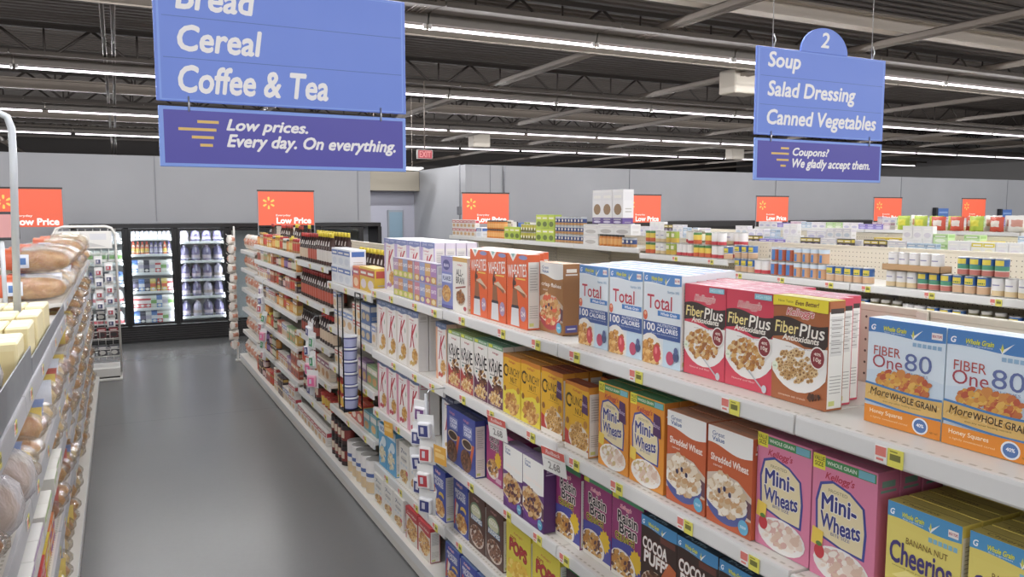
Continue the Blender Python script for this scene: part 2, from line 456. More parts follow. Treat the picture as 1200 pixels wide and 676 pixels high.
def a_krave(fruit, top):
    def f(F):
        F.bg('#e8e4dc'); F.rect(0, .93, 1, 1, top); F.rect(.04, .94, .3, .99, '#d5d83e'); F.text('WHOLE GRAIN', .64, .965, .56, .03, '#f1f4e8', bold=.015)
        brand(F, "Kellogg's", .5, .86, .4, .04)
        for i, (ch, dx, dy, r) in enumerate([('K', .16, .64, .12), ('R', .36, .66, -.1), ('A', .52, .61, .1), ('V', .68, .65, -.05), ('E', .85, .62, .08)]):
            F.text(ch, dx, dy, .19, .2, '#191617', bold=.012, rot=r)
        F.text('chocolate', .3, .5, .36, .028, '#33302e', bold=.02); F.rect(.13, .43, .25, .46, '#2f7d78')
        F.poly([(0, .0), (1, 0), (1, .36), (.8, .3), (.55, .36), (.3, .28), (0, .4)], fruit)
        F.bits(.6, .36, .3, .13, ['#5c3320', '#452316', '#c79a5a', '#6e3d24'], 34, .08, seed=23)
        F.bits(.5, .13, .45, .1, ['#d9ad62', '#c08a44', '#e6cf9f'], 40, .075, seed=29)
        F.text('naturally flavored', .5, .03, .7, .022, '#f0e6dc')
    return f
def a_crunchy(ring):
    def f(F):
        F.bg('#e0a81f'); F.wave(.94, 1, '#c9701f', .01, 0, fr=1)
        brand(F, "Kellogg's", .52, .89, .38, .045, '#b83a2c')
        F.text('C', .15, .73, .22, .2, '#2a1d12', bold=.02); F.text('RUNCHY', .6, .74, .7, .13, '#2a1d12', bold=.0, rot=-.03)
        F.text('NUT', .62, .6, .36, .09, '#2a1d12', bold=.0); F.text('made with real honey', .6, .53, .5, .022, '#6b4310')
        if not ring:
            F.poly([(0, 0), (1, 0), (1, .42), (.6, .46), (.2, .4), (0, .5)], '#e5cf3a'); F.bits(.52, .2, .4, .17, FLAKE, 60, .09, seed=31)
        else:
            F.poly([(0, 0), (1, 0), (1, .1), (.4, .2), (0, .3)], '#b8302c'); F.ell(.6, .22, .44, .2, '#e2d8cc'); F.bits(.58, .24, .4, .19, RINGS, 60, .085, ring='#8a5a28', seed=37); F.rect(0, 0, 1, .08, '#e9e1d6')
        F.ell(.12, .42, .07, .05, '#8a5426'); F.ell(.88, .46, .08, .055, '#b5762f')
        if ring: F.poly([(.72, .62), (.98, .6), (.94, .86), (.76, .88)], '#46254f'); F.text('Bonus', .85, .74, .2, .05, '#d9c6de', rot=-.1)
    return f
def a_mini(base, fruitful):
    def f(F):
        F.bg(base); F.rect(0, .9, 1, 1, base); F.rect(.2, .915, .98, .985, '#3f8a4c'); F.rect(.72, .92, .96, .98, '#6db0bf')
        F.rect(.0, .88, .2, 1, '#e9df3c'); F.text('VALUE', .1, .965, .17, .035, '#5a5414', bold=.02); F.text('SIZE', .1, .92, .14, .035, '#5a5414', bold=.02)
        F.text('WHOLE GRAIN', .46, .95, .46, .03, '#e9f2e4', bold=.02)
        brand(F, "Kellogg's", .44, .84, .46, .075, '#b3263a')
        arch = [(.12, .36), (.1, .62), (.16, .76), (.34, .8), (.6, .76), (.8, .68), (.84, .5), (.82, .3), (.5, .31)]
        F.poly([(.47 + (u-.47)*1.1, .54 + (v-.54)*1.08) for u, v in arch], '#39408f'); F.poly(arch, '#e4d3a4')
        F.text('FROSTED', .42, .735, .3, .026, '#7d7250')
        F.text('Mini-', .44, .63, .54, .13, '#2b2f78', bold=.03, outline='#f2efe6', ow=.03, arc=.01)
        F.text('Wheats', .47, .49, .62, .12, '#2b2f78', bold=.03, outline='#f2efe6', ow=.03, arc=-.02)
        F.text('BITE SIZE', .48, .39, .3, .025, '#5a5f94')
        F.ell(.5, .15, .44, .15, '#efece6'); F.bits(.5, .16, .36, .1, ['#e6d3c2', '#d8b9a2', '#efe6da', '#d5a89c' if fruitful else '#cbb27c'], 60, .075, seed=41)
        F.poly([(.02, .26), (.2, .24), (.22, .38), (.04, .4)], '#ecc94a')
        if fruitful: F.ell(.16, .21, .085, .06, '#c23239'); F.ell(.15, .27, .05, .02, '#4d7a35')
        else: F.poly([(.7, .62), (.93, .6), (.9, .84), (.72, .86)], '#46254f'); F.text('Bonus', .81, .73, .18, .05, '#d9c6de', rot=-.1)
    return f
def a_store(base, word, bowl, food, wordc='#f2e6dc', white=.8):
    """plain store-label carton: white head with a wave, coloured field, bowl of cereal"""
    def f(F):
        F.bg(base); F.wave(white, 1, '#ebe8e2', .03, 1.1, fr=.8); F.rect(.05, .93, .6, .93, base)
        F.text('Great', .24, .93, .28, .045, '#5a6a92', bold=.01); F.text('Value', .24, .875, .28, .045, '#5a6a92', bold=.03)
        F.text(word, .5, .68, .84, .07, wordc, bold=.025, rot=-.02); F.text('cereal', .24, .61, .2, .026, wordc)
        F.poly([(0, .5), (.3, .56), (.7, .53), (1, .42), (1, .18), (0, .14)], '#cdb9a4'); F.poly([(.8, .4), (1, .36), (1, .2), (.84, .22)], '#5d3a46')
        F.ell(.45, .26, .47, .22, bowl, n=24, a0=PI, a1=2*PI)
        F.ell(.45, .28, .47, .14, '#e9e4da'); F.bits(.45, .34, .42, .2, food, 105, .09, seed=43)
        F.ell(.85, .1, .11, .075, '#5aa6c8'); F.text('new', .85, .1, .12, .03, '#e8f2f6')
        for i in range(3): F.ell(.3 + .12*i, .36 + .04*(i % 2), .035, .028, '#2e2a4a')
    return f
def a_cheer(F):
    F.bg('#e2cf63'); F.rect(0, .1, 1, .8, '#e4d266'); whole_grain(F, .86, '#4590c4')
    for i in range(6): F.rect(.58 + .065*i, .77, .63 + .065*i, .81, '#7fb6cc')
    F.text('BANANA NUT', .56, .7, .56, .055, '#6b4a1f', rot=-.02, bold=.0)
    F.text('Cheerios', .48, .57, .84, .19, '#3a2f6e', bold=.025, rot=-.02)
    F.text('sweetened whole grain oat cereal', .4, .45, .6, .02, '#7a6a28')
    F.poly([(.1, .36), (.3, .44), (.55, .42), (.35, .34)], '#f2e48a'); F.ell(.5, .16, .44, .18, '#f0ece2'); F.bits(.5, .18, .38, .14, RINGS, 60, .075, ring='#8d6630', seed=47)
def a_rbc(F):
    F.bg('#8c2a63'); F.rect(.2, .94, 1, 1, '#3f8a5c'); F.rect(0, .93, .2, 1, '#dcd63c'); brand(F, "Kellogg's", .44, .86, .36, .06, '#d8506a', '#f0dfe2')
    F.text('Raisin', .5, .74, .62, .13, '#1d1518', bold=.03, outline='#f2ece4', ow=.05)
    F.text('Bran', .52, .61, .54, .13, '#1d1518', bold=.03, outline='#f2ece4', ow=.05)
    F.text('CRUNCH', .42, .5, .6, .08, '#2b2018', bold=.02, outline='#dfd23a', ow=.06, arc=-.02)
    F.poly([(0, 0), (1, 0), (1, .36), (.6, .46), (0, .42)], '#3f3f94')
    st = []
    for i in range(24):
        t = 2*PI*i/24; r = 1 if i % 2 else .78
        st.append((.78 + .2*r*math.cos(t), .3 + .15*r*math.sin(t)))
    F.poly(st, '#e3b823')
    F.ell(.34, .15, .44, .2, '#e9e3da'); F.bits(.34, .17, .36, .15, ['#c08a3e', '#d5a75a', '#4e2c30', '#b6762e'], 64, .075, seed=53)
    F.rect(0, 0, 1, .05, '#e6e0d6')
def a_rb(F):
    F.bg('#a02a68'); brand(F, "Kellogg's", .5, .93, .4, .05, '#e06a7c')
    F.text('RAISIN', .5, .8, .6, .11, '#201417', bold=.03, outline='#efe6e0', ow=.05); F.text('BRAN', .52, .67, .5, .11, '#201417', bold=.03, outline='#efe6e0', ow=.05)
    st = []
    for i in range(24):
        t = 2*PI*i/24; r = 1 if i % 2 else .76
        st.append((.74 + .22*r*math.cos(t), .46 + .16*r*math.sin(t)))
    F.poly(st, '#e6b522'); F.ell(.4, .24, .38, .17, '#ddd6cc'); F.bits(.4, .27, .33, .14, ['#b9803a', '#d0a055', '#4a2a2c'], 50, .08, seed=59); F.rect(.6, .05, .95, .14, '#c8a0b4')
def a_choc(F):
    F.bg('#34408f'); brand(F, "Kellogg's", .4, .9, .4, .06, '#c87a86'); F.rect(.2, .62, .8, .84, '#7d86b4'); F.text('COCOA', .5, .77, .5, .07, '#e8e6ef', bold=.03); F.text('CRISP', .5, .68, .44, .06, '#e8e6ef', bold=.03)
    F.ell(.45, .5, .36, .09, '#c9b58a'); F.ell(.45, .5, .3, .07, '#3a2418')
    F.poly([(.55, .1), (.8, .55), (.95, .55), (.7, .1)], '#cf5a2e'); F.ell(.38, .2, .38, .2, '#6a3f2a'); F.bits(.38, .22, .33, .16, ['#5a3520', '#472716', '#7a4b2e', '#8c5a38'], 60, .075, seed=61)
def a_puffs(F):
    F.bg('#2b1a16'); whole_grain(F, .87, '#3f86bd', False); F.rect(.55, .78, .96, .85, '#5b2d24')
    F.text('COCOA', .4, .68, .68, .13, '#f0ece6', bold=.04, outline='#7a3a20', ow=.03, rot=-.04); F.text('PUFFS', .46, .52, .7, .14, '#f0ece6', bold=.04, outline='#7a3a20', ow=.03, rot=-.04)
    F.poly([(.6, .4), (.95, .3), (1, .55), (.8, .6)], '#b5562a'); F.ell(.45, .2, .42, .2, '#d9c6b2'); F.bits(.45, .23, .37, .15, ['#5b3420', '#452415', '#70452b'], 60, .08, seed=67)
def a_flakes(F):
    F.bg('#2f3f9a'); brand(F, "Kellogg's", .42, .9, .42, .07, '#d8707e', '#e9e4ea')
    F.rect(.1, .62, .88, .82, '#54609f'); F.text('FROSTED', .48, .77, .7, .075, '#f2f1ee', bold=.03); F.text('FLAKES', .52, .68, .62, .075, '#f2f1ee', bold=.03)
    F.poly([(.1, .3), (.2, .56), (.36, .52), (.24, .28)], '#e8e2d8'); F.ell(.68, .48, .2, .07, '#dcb640'); F.ell(.66, .43, .17, .05, '#2b3990')
    F.poly([(0, .1), (.12, .6), (.2, .6), (.1, .1)], '#c2402e'); F.ell(.55, .2, .4, .18, '#d9d0c2'); F.bits(.55, .22, .35, .15, FLAKE, 56, .085, seed=71)
def a_ck(F):
    F.bg('#4a2a20'); brand(F, "Kellogg's", .45, .91, .36, .05, '#c98a8a'); F.ell(.44, .68, .36, .17, '#5f7a5a'); F.ell(.44, .69, .3, .12, '#c9c7a0')
    F.text('COCOA', .44, .72, .5, .07, '#ecebe2', bold=.03); F.rect(.12, .5, .84, .6, '#4c6f96'); F.text('KRISPIES', .48, .55, .66, .075, '#eceae4', bold=.03)
    F.ell(.5, .24, .44, .2, '#d8cabb'); F.bits(.5, .26, .39, .17, ['#6a3f2a', '#55301e', '#84553a', '#95664a'], 70, .07, seed=73)
def a_pops(F):
    F.bg('#d8c739'); F.poly([(0, 0), (1, .1), (1, .3), (0, .2)], '#e2d458'); brand(F, "Kellogg's", .5, .86, .36, .05, '#c46a3a')
    F.text('POPS', .5, .62, .7, .2, '#b02a30', bold=.04, outline='#7d1d28', ow=.03, rot=-.05); F.text('corn', .3, .77, .24, .05, '#a8431f', bold=.03)
    F.bits(.5, .24, .44, .18, ['#e6b93a', '#d9a52c', '#efd06a'], 54, .1, seed=79)
def a_green(F):
    F.bg('#2f8a3f'); F.rect(0, .6, 1, 1, '#2a1a1c'); F.text('LOOPS', .5, .8, .7, .13, '#b23a3e', bold=.03); F.bits(.5, .3, .4, .2, ['#d8c03a', '#c2493a', '#3f6ab0', '#cf7b2f'], 50, .09, ring='#245f30', seed=83)
def a_treat(F):
    F.bg('#4a9ccc'); F.rect(0, .8, 1, 1, '#d7e3ea'); F.text('RICE', .45, .9, .5, .08, '#2f5a9a', bold=.03); F.ell(.62, .62, .28, .12, '#dbe8ee'); F.bits(.45, .3, .36, .2, ['#e4d7b4', '#d3bd8c', '#efe6cc'], 50, .1, seed=89); F.poly([(.1, .5), (.5, .72), (.6, .66), (.2, .42)], '#e6edf0')
def a_oat(F):
    F.bg('#e6e2da'); F.text('7', .3, .8, .2, .12, '#5f6a78', bold=.02); F.text('GRAIN', .58, .8, .4, .06, '#5f6a78', bold=.02); F.ell(.5, .62, .32, .08, '#d2ccc0'); F.text('Crunch', .5, .62, .5, .055, '#44506a', bold=.02, shear=.1)
    for i in range(3): F.ell(.24 + .26*i, .47, .09, .035, '#c6cfd6')
    F.bits(.5, .22, .34, .16, ['#c59a56', '#d9b878', '#a87636'], 50, .09, seed=97); F.ell(.8, .32, .1, .06, '#c8525a')
def a_corn(F):
    F.bg('#e3ddd0'); F.wave(.74, 1, '#b52a30', .03, 1, fr=.8); F.text('Corn Flakes', .5, .86, .78, .07, '#efe2d4', bold=.02, shear=.2); F.rect(0, 0, .05, 1, '#b52a30')
    F.bits(.52, .4, .42, .3, FLAKE + ['#e8c98a'], 80, .1, seed=101)
def a_allbran(F):
    F.bg('#e6e1d6'); F.rect(0, .92, 1, 1, '#c99a4a'); brand(F, "Kellogg's", .5, .86, .34, .04); F.text('ALL-', .48, .72, .46, .12, '#2a2624', bold=.02); F.text('BRAN', .52, .58, .56, .12, '#2a2624', bold=.02)
    F.poly([(.2, .44), (.9, .5), (.9, .47), (.2, .41)], '#8a3a2c'); F.ell(.55, .26, .32, .14, '#b8a894'); F.bits(.55, .28, .27, .11, ['#8a5228', '#a86a34', '#6d3f1e'], 46, .07, seed=103); F.ell(.85, .08, .1, .04, '#a8303a')
def a_blue(F):
    F.bg('#6f78b8'); F.rect(0, .7, 1, 1, '#8f86b8'); F.ell(.45, .84, .3, .1, '#3d3a78'); F.text('BRAN', .45, .83, .4, .06, '#dcd8ea', bold=.02); F.rect(.1, .5, .9, .66, '#cfd4e4'); F.text('FLAKES', .5, .58, .66, .08, '#2c2f62', bold=.03)
    F.ell(.45, .28, .38, .17, '#c9a878'); F.bits(.45, .29, .33, .14, FLAKE, 46, .08, seed=107); F.rect(0, 0, 1, .06, '#4b4a90')
def a_wheat(F):
    F.bg('#dd5420'); F.poly([(.1, 1), (.5, 1), (.3, .89)], '#ece9e2'); F.poly([(.2, 1), (.4, 1), (.3, .94)], '#7fb0a8'); F.ell(.78, .955, .2, .03, '#7a86b8')
    F.text('WHEATIES', .5, .77, .9, .17, '#efebe4', bold=.01, rot=.07, outline='#b8441a', ow=.02); F.rect(.46, .655, .9, .675, '#e6c04a')
    # athlete in a white vest, one arm raised, carrying a ball
    F.poly([(.28, .6), (.36, .72), (.42, .72), (.36, .58), (.38, .5), (.3, .5)], '#3a211a')
    F.ell(.4, .6, .06, .035, '#4a2a1e'); F.poly([(.3, .52), (.5, .52), (.56, .3), (.26, .3)], '#8a5638'); F.poly([(.48, .52), (.86, .42), (.9, .46), (.56, .56)], '#8a5638'); F.poly([(.34, .54), (.9, .47), (.96, .42), (.98, .46), (.6, .58)], '#cdb89a')
    F.poly([(.2, .02), (.62, .02), (.58, .26), (.24, .26)], '#cfd0d0'); F.poly([(.22, .26), (.6, .26), (.58, .3), (.25, .3)], '#2c2a34'); F.ell(.8, .2, .14, .1, '#9a86a8'); F.text('24', .8, .2, .16, .06, '#e9d9cc', bold=.03)
def s_plain(c, strip=None, dark='#e9e0d4'):
    def f(S):
        S.rect(.02, .01, .98, .99, c); S.rect(.2, .88, .8, .93, dark); S.rect(.15, .84, .85, .86, dark)
        if strip: S.rect(.15, .04, .85, .14, strip); S.rect(.25, .08, .75, .1, '#e4e0ee')
    return f
def s_fiber(edge):
    def f(S):
        side_panel(S, '#ece8e0', edge); S.rect(.04, .9, .96, .99, edge); S.rect(.1, .885, .9, .93, '#2e211d')
        for i in range(4): S.rect(.08, .62 + .07*i, .92, .624 + .07*i, '#8a847c')
    return f
def t_top(c, words, wc):
    def f(T):
        T.rect(0, 0, 1, 1, c); T.rect(.02, .48, .98, .52, wc); T.text(words, .4, .25, .5, .22, wc, bold=.02)
    return f
def t_band(c, band, word, wc):
    def f(T):
        T.rect(0, 0, 1, 1, c); T.rect(0, .0, 1, .22, band); T.rect(0, .8, 1, 1, band); T.rect(.02, .485, .98, .515, '#b9b4ae'); T.text(word, .32, .36, .36, .2, wc, bold=.02); T.text(word, .74, .64, .3, .16, wc, bold=.02); T.rect(.62, .28, .9, .4, band)
    return f
carton('k_lilac', 'cereal_box', .232, .335, .06, '#e2d9e6', a_k('#b9a3cc', '#6a74a8', '#a06a9a'), top='#e6e2e4', desc='lilac-edged white flake box')
carton('k_white', 'cereal_box', .202, .342, .06, '#e6e1da', a_k('#dcd3c6', '#5c6d94', '#c9a24e'), s_plain('#d9d6d2', None, '#c4bfba'), '#7b88a4', desc='white flake box with red emblem')
carton('k_peach', 'cereal_box', .16, .318, .06, '#e8c3a4', a_k('#e0a27c', '#5c6d94', '#b8402e'), top='#7b88a4', desc='peach-edged flake box with red emblem')
carton('k_pink', 'cereal_box', .202, .335, .06, '#e6d3d3', a_k('#d98aa0', '#5c6d94', '#c03a4a'), s_plain('#dcd8d2', None, '#c9808a'), '#7b88a4', desc='pink-edged flake box with red emblem')
carton('k_navy', 'cereal_box', .18, .3, .06, '#dfe2ea', a_k('#cfd4de', '#2d3556', '#c9a24e'), top='#2d3556', desc='white flake box with navy head')
carton('flake_blue', 'cereal_box', .165, .27, .06, '#2c3a78', a_blue, s_plain('#2c3a78'), desc='blue and lilac bran flake box')
carton('allbran', 'cereal_box', .19, .275, .06, '#e2ddd2', a_allbran, desc='white bran box with black lettering')
carton('wheat', 'cereal_box', .2, .322, .06, '#dd5420', a_wheat, lambda S: side_panel(S, '#e4dfd8', '#dd5420'), '#e8cfc0', desc='orange wheat flake box with athlete')
carton('gv_brown', 'cereal_box', .198, .292, .08, '#8f5a2c', a_store('#9a6534', 'crisp flakes', '#a8303a', ['#cf9a5a', '#e0b884', '#b9763c', '#d9583a']), s_plain('#8f5a2c', '#4a4690'), '#b08a5c', desc='brown cereal box with red bowl')
carton('total', 'cereal_box', .198, .302, .06, '#dfe6ea', a_total, topfn=t_band('#dfe3e8', '#5f92cf', 'Total', '#b8465a'), desc='white flake box with blue bands')
carton('fp_red', 'cereal_box', .187, .281, .058, '#c8384c', a_fiber(True, False, ['#c08a48', '#d4a866', '#b3712e', '#dcc08e', '#9c5f30']), s_fiber('#c8384c'), '#d4566a', topfn=t_band('#cf5468', '#d9a0a8', 'FiberPlus', '#f0dfe0'), desc='red cereal box with dark wave band')
carton('fp_brown', 'cereal_box', .187, .281, .058, '#a5582c', a_fiber(False, True, ['#c9a068', '#b98a50', '#d7b884']), s_fiber('#a5582c'), '#cfc040', desc='brown cereal box with yellow flag')
carton('one', 'cereal_box', .2, .252, .062, '#cfe0ee', a_one, desc='pale blue squares box with orange foot')
carton('krave_red', 'cereal_box', .157, .288, .055, '#e4ded4', a_krave('#b23a34', '#7a9a5c'), top='#8a9c58', desc='white lettered box with red fruit base')
carton('krave_plum', 'cereal_box', .157, .288, .055, '#e4ded4', a_krave('#5c2442', '#6a9a6c'), top='#5f9070', desc='white lettered box with plum base')
carton('crunchy', 'cereal_box', .172, .266, .058, '#dba41e', a_crunchy(False), top='#b8762c', desc='yellow honey flake box')
carton('crunchy_o', 'cereal_box', .172, .266, .058, '#d0892a', a_crunchy(True), top='#8a3c24', desc='amber honey ring box')
carton('mini_o', 'cereal_box', .186, .302, .06, '#df8a2a', a_mini('#e08a26', False), s_plain('#d9822a'), '#4b8a58', desc='orange frosted wheat box')
carton('shred', 'cereal_box', .184, .288, .07, '#b8502a', a_store('#bd5229', 'Shredded Wheat', '#46508f', ['#e2d2b8', '#d0b48e', '#c79a6a', '#efe4d0']), s_plain('#b8502a'), '#c88a6a', desc='rust-red shredded wheat box')
carton('mini_p', 'cereal_box', .19, .312, .075, '#cf6f92', a_mini('#d9799a', True), s_plain('#c9688c', None, '#6f9a8c'), '#c46a8a', desc='pink frosted wheat box')
carton('cheer', 'cereal_box', .178, .262, .062, '#dcc85c', a_cheer, topfn=t_top('#b9a552', 'Cheerios', '#6b5a2a'), desc='yellow banana oat ring box')
carton('choc', 'cereal_box', .186, .288, .055, '#34408f', a_choc, top='#2c3256', desc='dark blue cocoa crisp box')
carton('rb', 'cereal_box', .178, .27, .058, '#a02a68', a_rb, top='#7d3a5c', desc='magenta raisin flake box')
carton('gv_plum', 'cereal_box', .185, .285, .07, '#4f2560', a_store('#54286a', 'Raisin Flakes', '#6a2f86', ['#c49050', '#a8703c', '#5a2f34', '#dab27a'], white=.55), s_plain('#4a2158', None, '#a890b4'), '#7a6488', desc='plum-purple raisin bran box')
carton('rbc', 'cereal_box', .19, .305, .06, '#842860', a_rbc, top='#3f7a5c', desc='magenta and indigo raisin crunch box')
carton('puffs', 'cereal_box', .19, .29, .062, '#2b1a16', a_puffs, topfn=t_top('#20303f', 'Puffs', '#8aa4b4'), desc='dark cocoa ball box with blue head')
carton('flakes', 'cereal_box', .19, .28, .058, '#2f3f9a', a_flakes, top='#5d74a0', desc='royal blue frosted flake box')
carton('ck', 'cereal_box', .19, .275, .058, '#4a2a20', a_ck, top='#3b5a80', desc='brown cocoa rice box')
carton('pops', 'cereal_box', .235, .275, .06, '#d8c739', a_pops, top='#c4b24a', desc='bright yellow corn puff box')
carton('loops', 'cereal_box', .19, .27, .06, '#2f8a3f', a_green, desc='green and black fruit ring box')
carton('treat', 'cereal_box', .17, .285, .055, '#4a9ccc', a_treat, desc='sky blue crisped rice box')
carton('oat', 'cereal_box', .19, .255, .06, '#e6e2da', a_oat, desc='white seven grain crunch box')
carton('corn', 'cereal_box', .2, .255, .06, '#b52a30', a_corn, desc='white and red corn flake box')
# twin-layer tray of small assorted packs under clear wrap
def mini_art(lo, tops):
    def f(F):
        F.bg('#8f86b0')
        for i in range(4):
            u = .015 + .245*i
            F.rect(u, .04, u + .235, .96, tops[i]); F.rect(u, .04, u + .235, .36, lo[i]); F.text('OATS', u + .118, .68, .19, .16, '#f1ede6', bold=.03); F.ell(u + .12, .2, .08, .12, '#e4d29a')
    return f
carton('mini_green', 'variety_pack', .36, .115, .055, '#b9b4c4', mini_art(['#c8c832', '#c2c43a', '#b8bc30', '#c9c93a'], ['#b08aa8', '#c98a5a', '#8a98b8', '#c4764a']), top='#c9c4cc', desc='shrink-wrapped mini pack with lime stripe')
carton('mini_mauve', 'variety_pack', .36, .115, .055, '#b9b4c4', mini_art(['#c98a3a', '#6a6ab0', '#b05a7a', '#c08a3a'], ['#c47a8a', '#8a98c4', '#d0a05a', '#a87ab0']), top='#c9c4cc', desc='shrink-wrapped mini pack with mauve stripe')

# ------------------------------------------------------------------ the room
WALL = wall_mat(); FLOOR = floor_mat()
def slab(name, x0, y0, z0, x1, y1, z1, m, label=None):
    b = MB(); b.box(x0, y0, z0, x1, y1, z1, m)
    o = struct(b.build(name, at=((x0+x1)/2, (y0+y1)/2, z0)))
    if label: o['label'] = label
    return o
DECK = M('#756c65', .6, .1); STEEL = M('#48413c', .6, .2); STRUT = M('#8d837a', .55, .1)
slab('floor', -14, -16, -.12, 36, 40, 0, FLOOR)
slab('wall_far', -14, 40, 0, 36, 40.15, 6.2, M('#4a4644', .8))
slab('wall_side', -14.15, -16, 0, -14, 40, 6.2, M('#8c8a88', .7))
slab('wall_end', 36, -16, 0, 36.15, 40, 6.2, M('#8c8a88', .7))
slab('wall_entrance', -14, -16.15, 0, 36, -16, 6.2, M('#8c8a88', .7))
slab('wall_partition', -13.9, 14.42, 0, 4.22, 14.56, 2.97, WALL)
slab('wall_corridor', 4.22, 17.3, 0, 6.08, 17.44, 2.97, M('#a9a9b4', .6))
slab('wall_return', 6.08, 14.3, 0, 6.22, 17.44, 2.97, WALL)
slab('wall_aisles', 6.22, 14.3, 0, 35.9, 14.44, 2.97, WALL)
slab('trim_1', 4.22, 16.9, 2.52, 6.07, 17.29, 2.95, M('#8f887a', .7))
for i, x in enumerate((-3.3, .58, 3.98)): slab('trim_%d' % (2+i), x, 14.408, 1.9, x+.012, 14.4195, 2.97, M('#8d8f93', .5))
for i, x in enumerate((6.6, 9.9, 14.1, 18.5, 23, 28)): slab('trim_%d' % (5+i), x, 14.288, .1, x+.014, 14.2995, 2.97, M('#8d8f93', .5))
# corridor door
b = MB(); b.box(5.44, 17.24, 0, 5.8, 17.295, 2.1, M('#8f959c', .5), .004); b.box(5.47, 17.225, .05, 5.77, 17.239, 2.05, M('#7f97a6', .45), .003)
o = struct(b.build('door_1', at=(5.62, 17.24, 0)))
h = MB(); h.tube([(5.5, 17.22, 1.0), (5.5, 17.18, 1.0), (5.56, 17.18, 1.0)], .01, M('#c9c9c9', .25, .9)); h.build('door_handle', o, (5.62, 17.24, 0))
b = MB(); b.box(4.55, 17.262, 1.72, 4.85, 17.295, 2.0, M('#70747c', .5), .003); b.box(4.575, 17.255, 1.745, 4.825, 17.2615, 1.975, M('#b9bbc2', .5))
tag(b.build('notice_frame', at=(4.7, 17.28, 1.72)), 'small grey framed notice on the back wall of the corridor', 'notice')
# ribbed deck
b = MB(); y = -16.0
while y < 40:
    b.poly([(-14, y, 5.72), (36, y, 5.72), (36, y+.09, 5.72), (-14, y+.09, 5.72)][::-1], DECK)
    b.poly([(-14, y+.09, 5.72), (36, y+.09, 5.72), (36, y+.12, 5.64), (-14, y+.12, 5.64)][::-1], DECK)
    b.poly([(-14, y+.12, 5.64), (36, y+.12, 5.64), (36, y+.21, 5.64), (-14, y+.21, 5.64)][::-1], DECK)
    b.poly([(-14, y+.21, 5.64), (36, y+.21, 5.64), (36, y+.24, 5.72), (-14, y+.24, 5.72)][::-1], DECK)
    y += .24
b.box(-14, -16, 5.9, 36, 40, 6.0, DECK)
struct(b.build('ceiling', at=(11, 17, 5.64)))
# open-web joists across the store, one heavier girder over the soup aisle
def joist(y, zb, zt, step, rr, x0=-13.9, x1=35.9):
    b = MB(); w = rr
    b.box(x0, y-w, zb, x1, y-w*.25, zb+w*1.6, STEEL); b.box(x0, y+w*.25, zb, x1, y+w, zb+w*1.6, STEEL)
    b.box(x0, y-w, zt-w*1.6, x1, y+w, zt, STEEL)
    x = x0; k = 0
    while x + step < x1:
        a, c = ((x, y, zb+w), (x+step, y, zt-w)) if k % 2 == 0 else ((x, y, zt-w), (x+step, y, zb+w))
        b.tube([a, c], w*.55, STEEL, 4)
        if k % 2: b.tube([(x+step, y, zb+w), (x+step, y, zt-w)], w*.4, STEEL, 4)
        x += step; k += 1
    return struct(b.build('ceiling_joist', at=((x0+x1)/2, y, zb)))
for y in (12.0, 17.8, 20.6, 23.6, 26.5, 29.4, 32.3, 35.2): joist(y, 4.86, 5.6, .8, .05)
joist(6.2, 4.55, 5.6, .9, .085)
# strut channels along the aisles, in pairs
for x in (-10.1, -6.7, -3.4, 0, 3.3, 6.62, 10.1, 13.4, 16.8, 20.1, 23.4, 26.8, 30.1):
    b = MB()
    for dx in (-.09, .03):
        b.box(x+dx, -15.9, 4.45, x+dx+.01, 39.9, 4.53, STRUT); b.box(x+dx+.045, -15.9, 4.45, x+dx+.055, 39.9, 4.53, STRUT); b.box(x+dx, -15.9, 4.52, x+dx+.055, 39.9, 4.532, STRUT)
    struct(b.build('ceiling_strut', at=(x, 17, 4.42)))
for y in (7.9, 19.2, 25.0):
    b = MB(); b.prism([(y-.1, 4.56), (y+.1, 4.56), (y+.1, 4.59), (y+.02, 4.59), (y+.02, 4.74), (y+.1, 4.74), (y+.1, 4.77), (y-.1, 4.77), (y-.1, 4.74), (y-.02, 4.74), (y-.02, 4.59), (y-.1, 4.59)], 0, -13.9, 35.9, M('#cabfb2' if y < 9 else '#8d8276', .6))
    struct(b.build('ceiling_purlin', at=(11, y, 4.56)))
# pipe high over the soup aisle
b = MB(); b.tube([(7.4, 5.3, 4.5), (11.6, 5.3, 4.82)], .02, M('#a8a29a', .5), 8)
tag(b.build('hanging_pipe', at=(8.2, 5.6, 4.5)), 'thin pale pipe slanting under the roof deck above the two sign', 'pipe')

# ------------------------------------------------------------------ strip lights
TUBE = emit('#fff6ff', 2.6); HOUSE = M('#6f6962', .5); REFL_DIM = M('#5f5851', .8)
U = 2.42
lb = MB()   # one unit, 2.4 m long, along x, origin at the tube line
lb.prism([(-.035, .045), (.035, .045), (.06, .15), (.055, .19), (-.055, .19), (-.06, .15)], 0, -U/2+.01, U/2-.01, HOUSE)
lm_house = lb.mesh('housing')
lm_refl = {}
REFL_LIT = M('#857d73', .8)  # far wing paler than the near one: uneven tube light put into the colour
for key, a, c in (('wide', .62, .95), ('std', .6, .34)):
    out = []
    for s, wd, mm in ((-1, a, REFL_DIM), (1, c, REFL_LIT)):
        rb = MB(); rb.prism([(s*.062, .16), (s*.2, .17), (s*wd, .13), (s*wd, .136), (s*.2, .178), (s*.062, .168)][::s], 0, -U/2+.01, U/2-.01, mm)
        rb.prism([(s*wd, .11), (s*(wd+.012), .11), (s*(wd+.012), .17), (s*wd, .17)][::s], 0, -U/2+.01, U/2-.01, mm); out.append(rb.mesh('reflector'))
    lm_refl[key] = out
tb = MB(); tb.tube([(-U/2+.06, 0, 0), (U/2-.06, 0, 0)], .019, TUBE, 10); lm_tube = tb.mesh('tube')
lm_sock = []; lm_hang = []
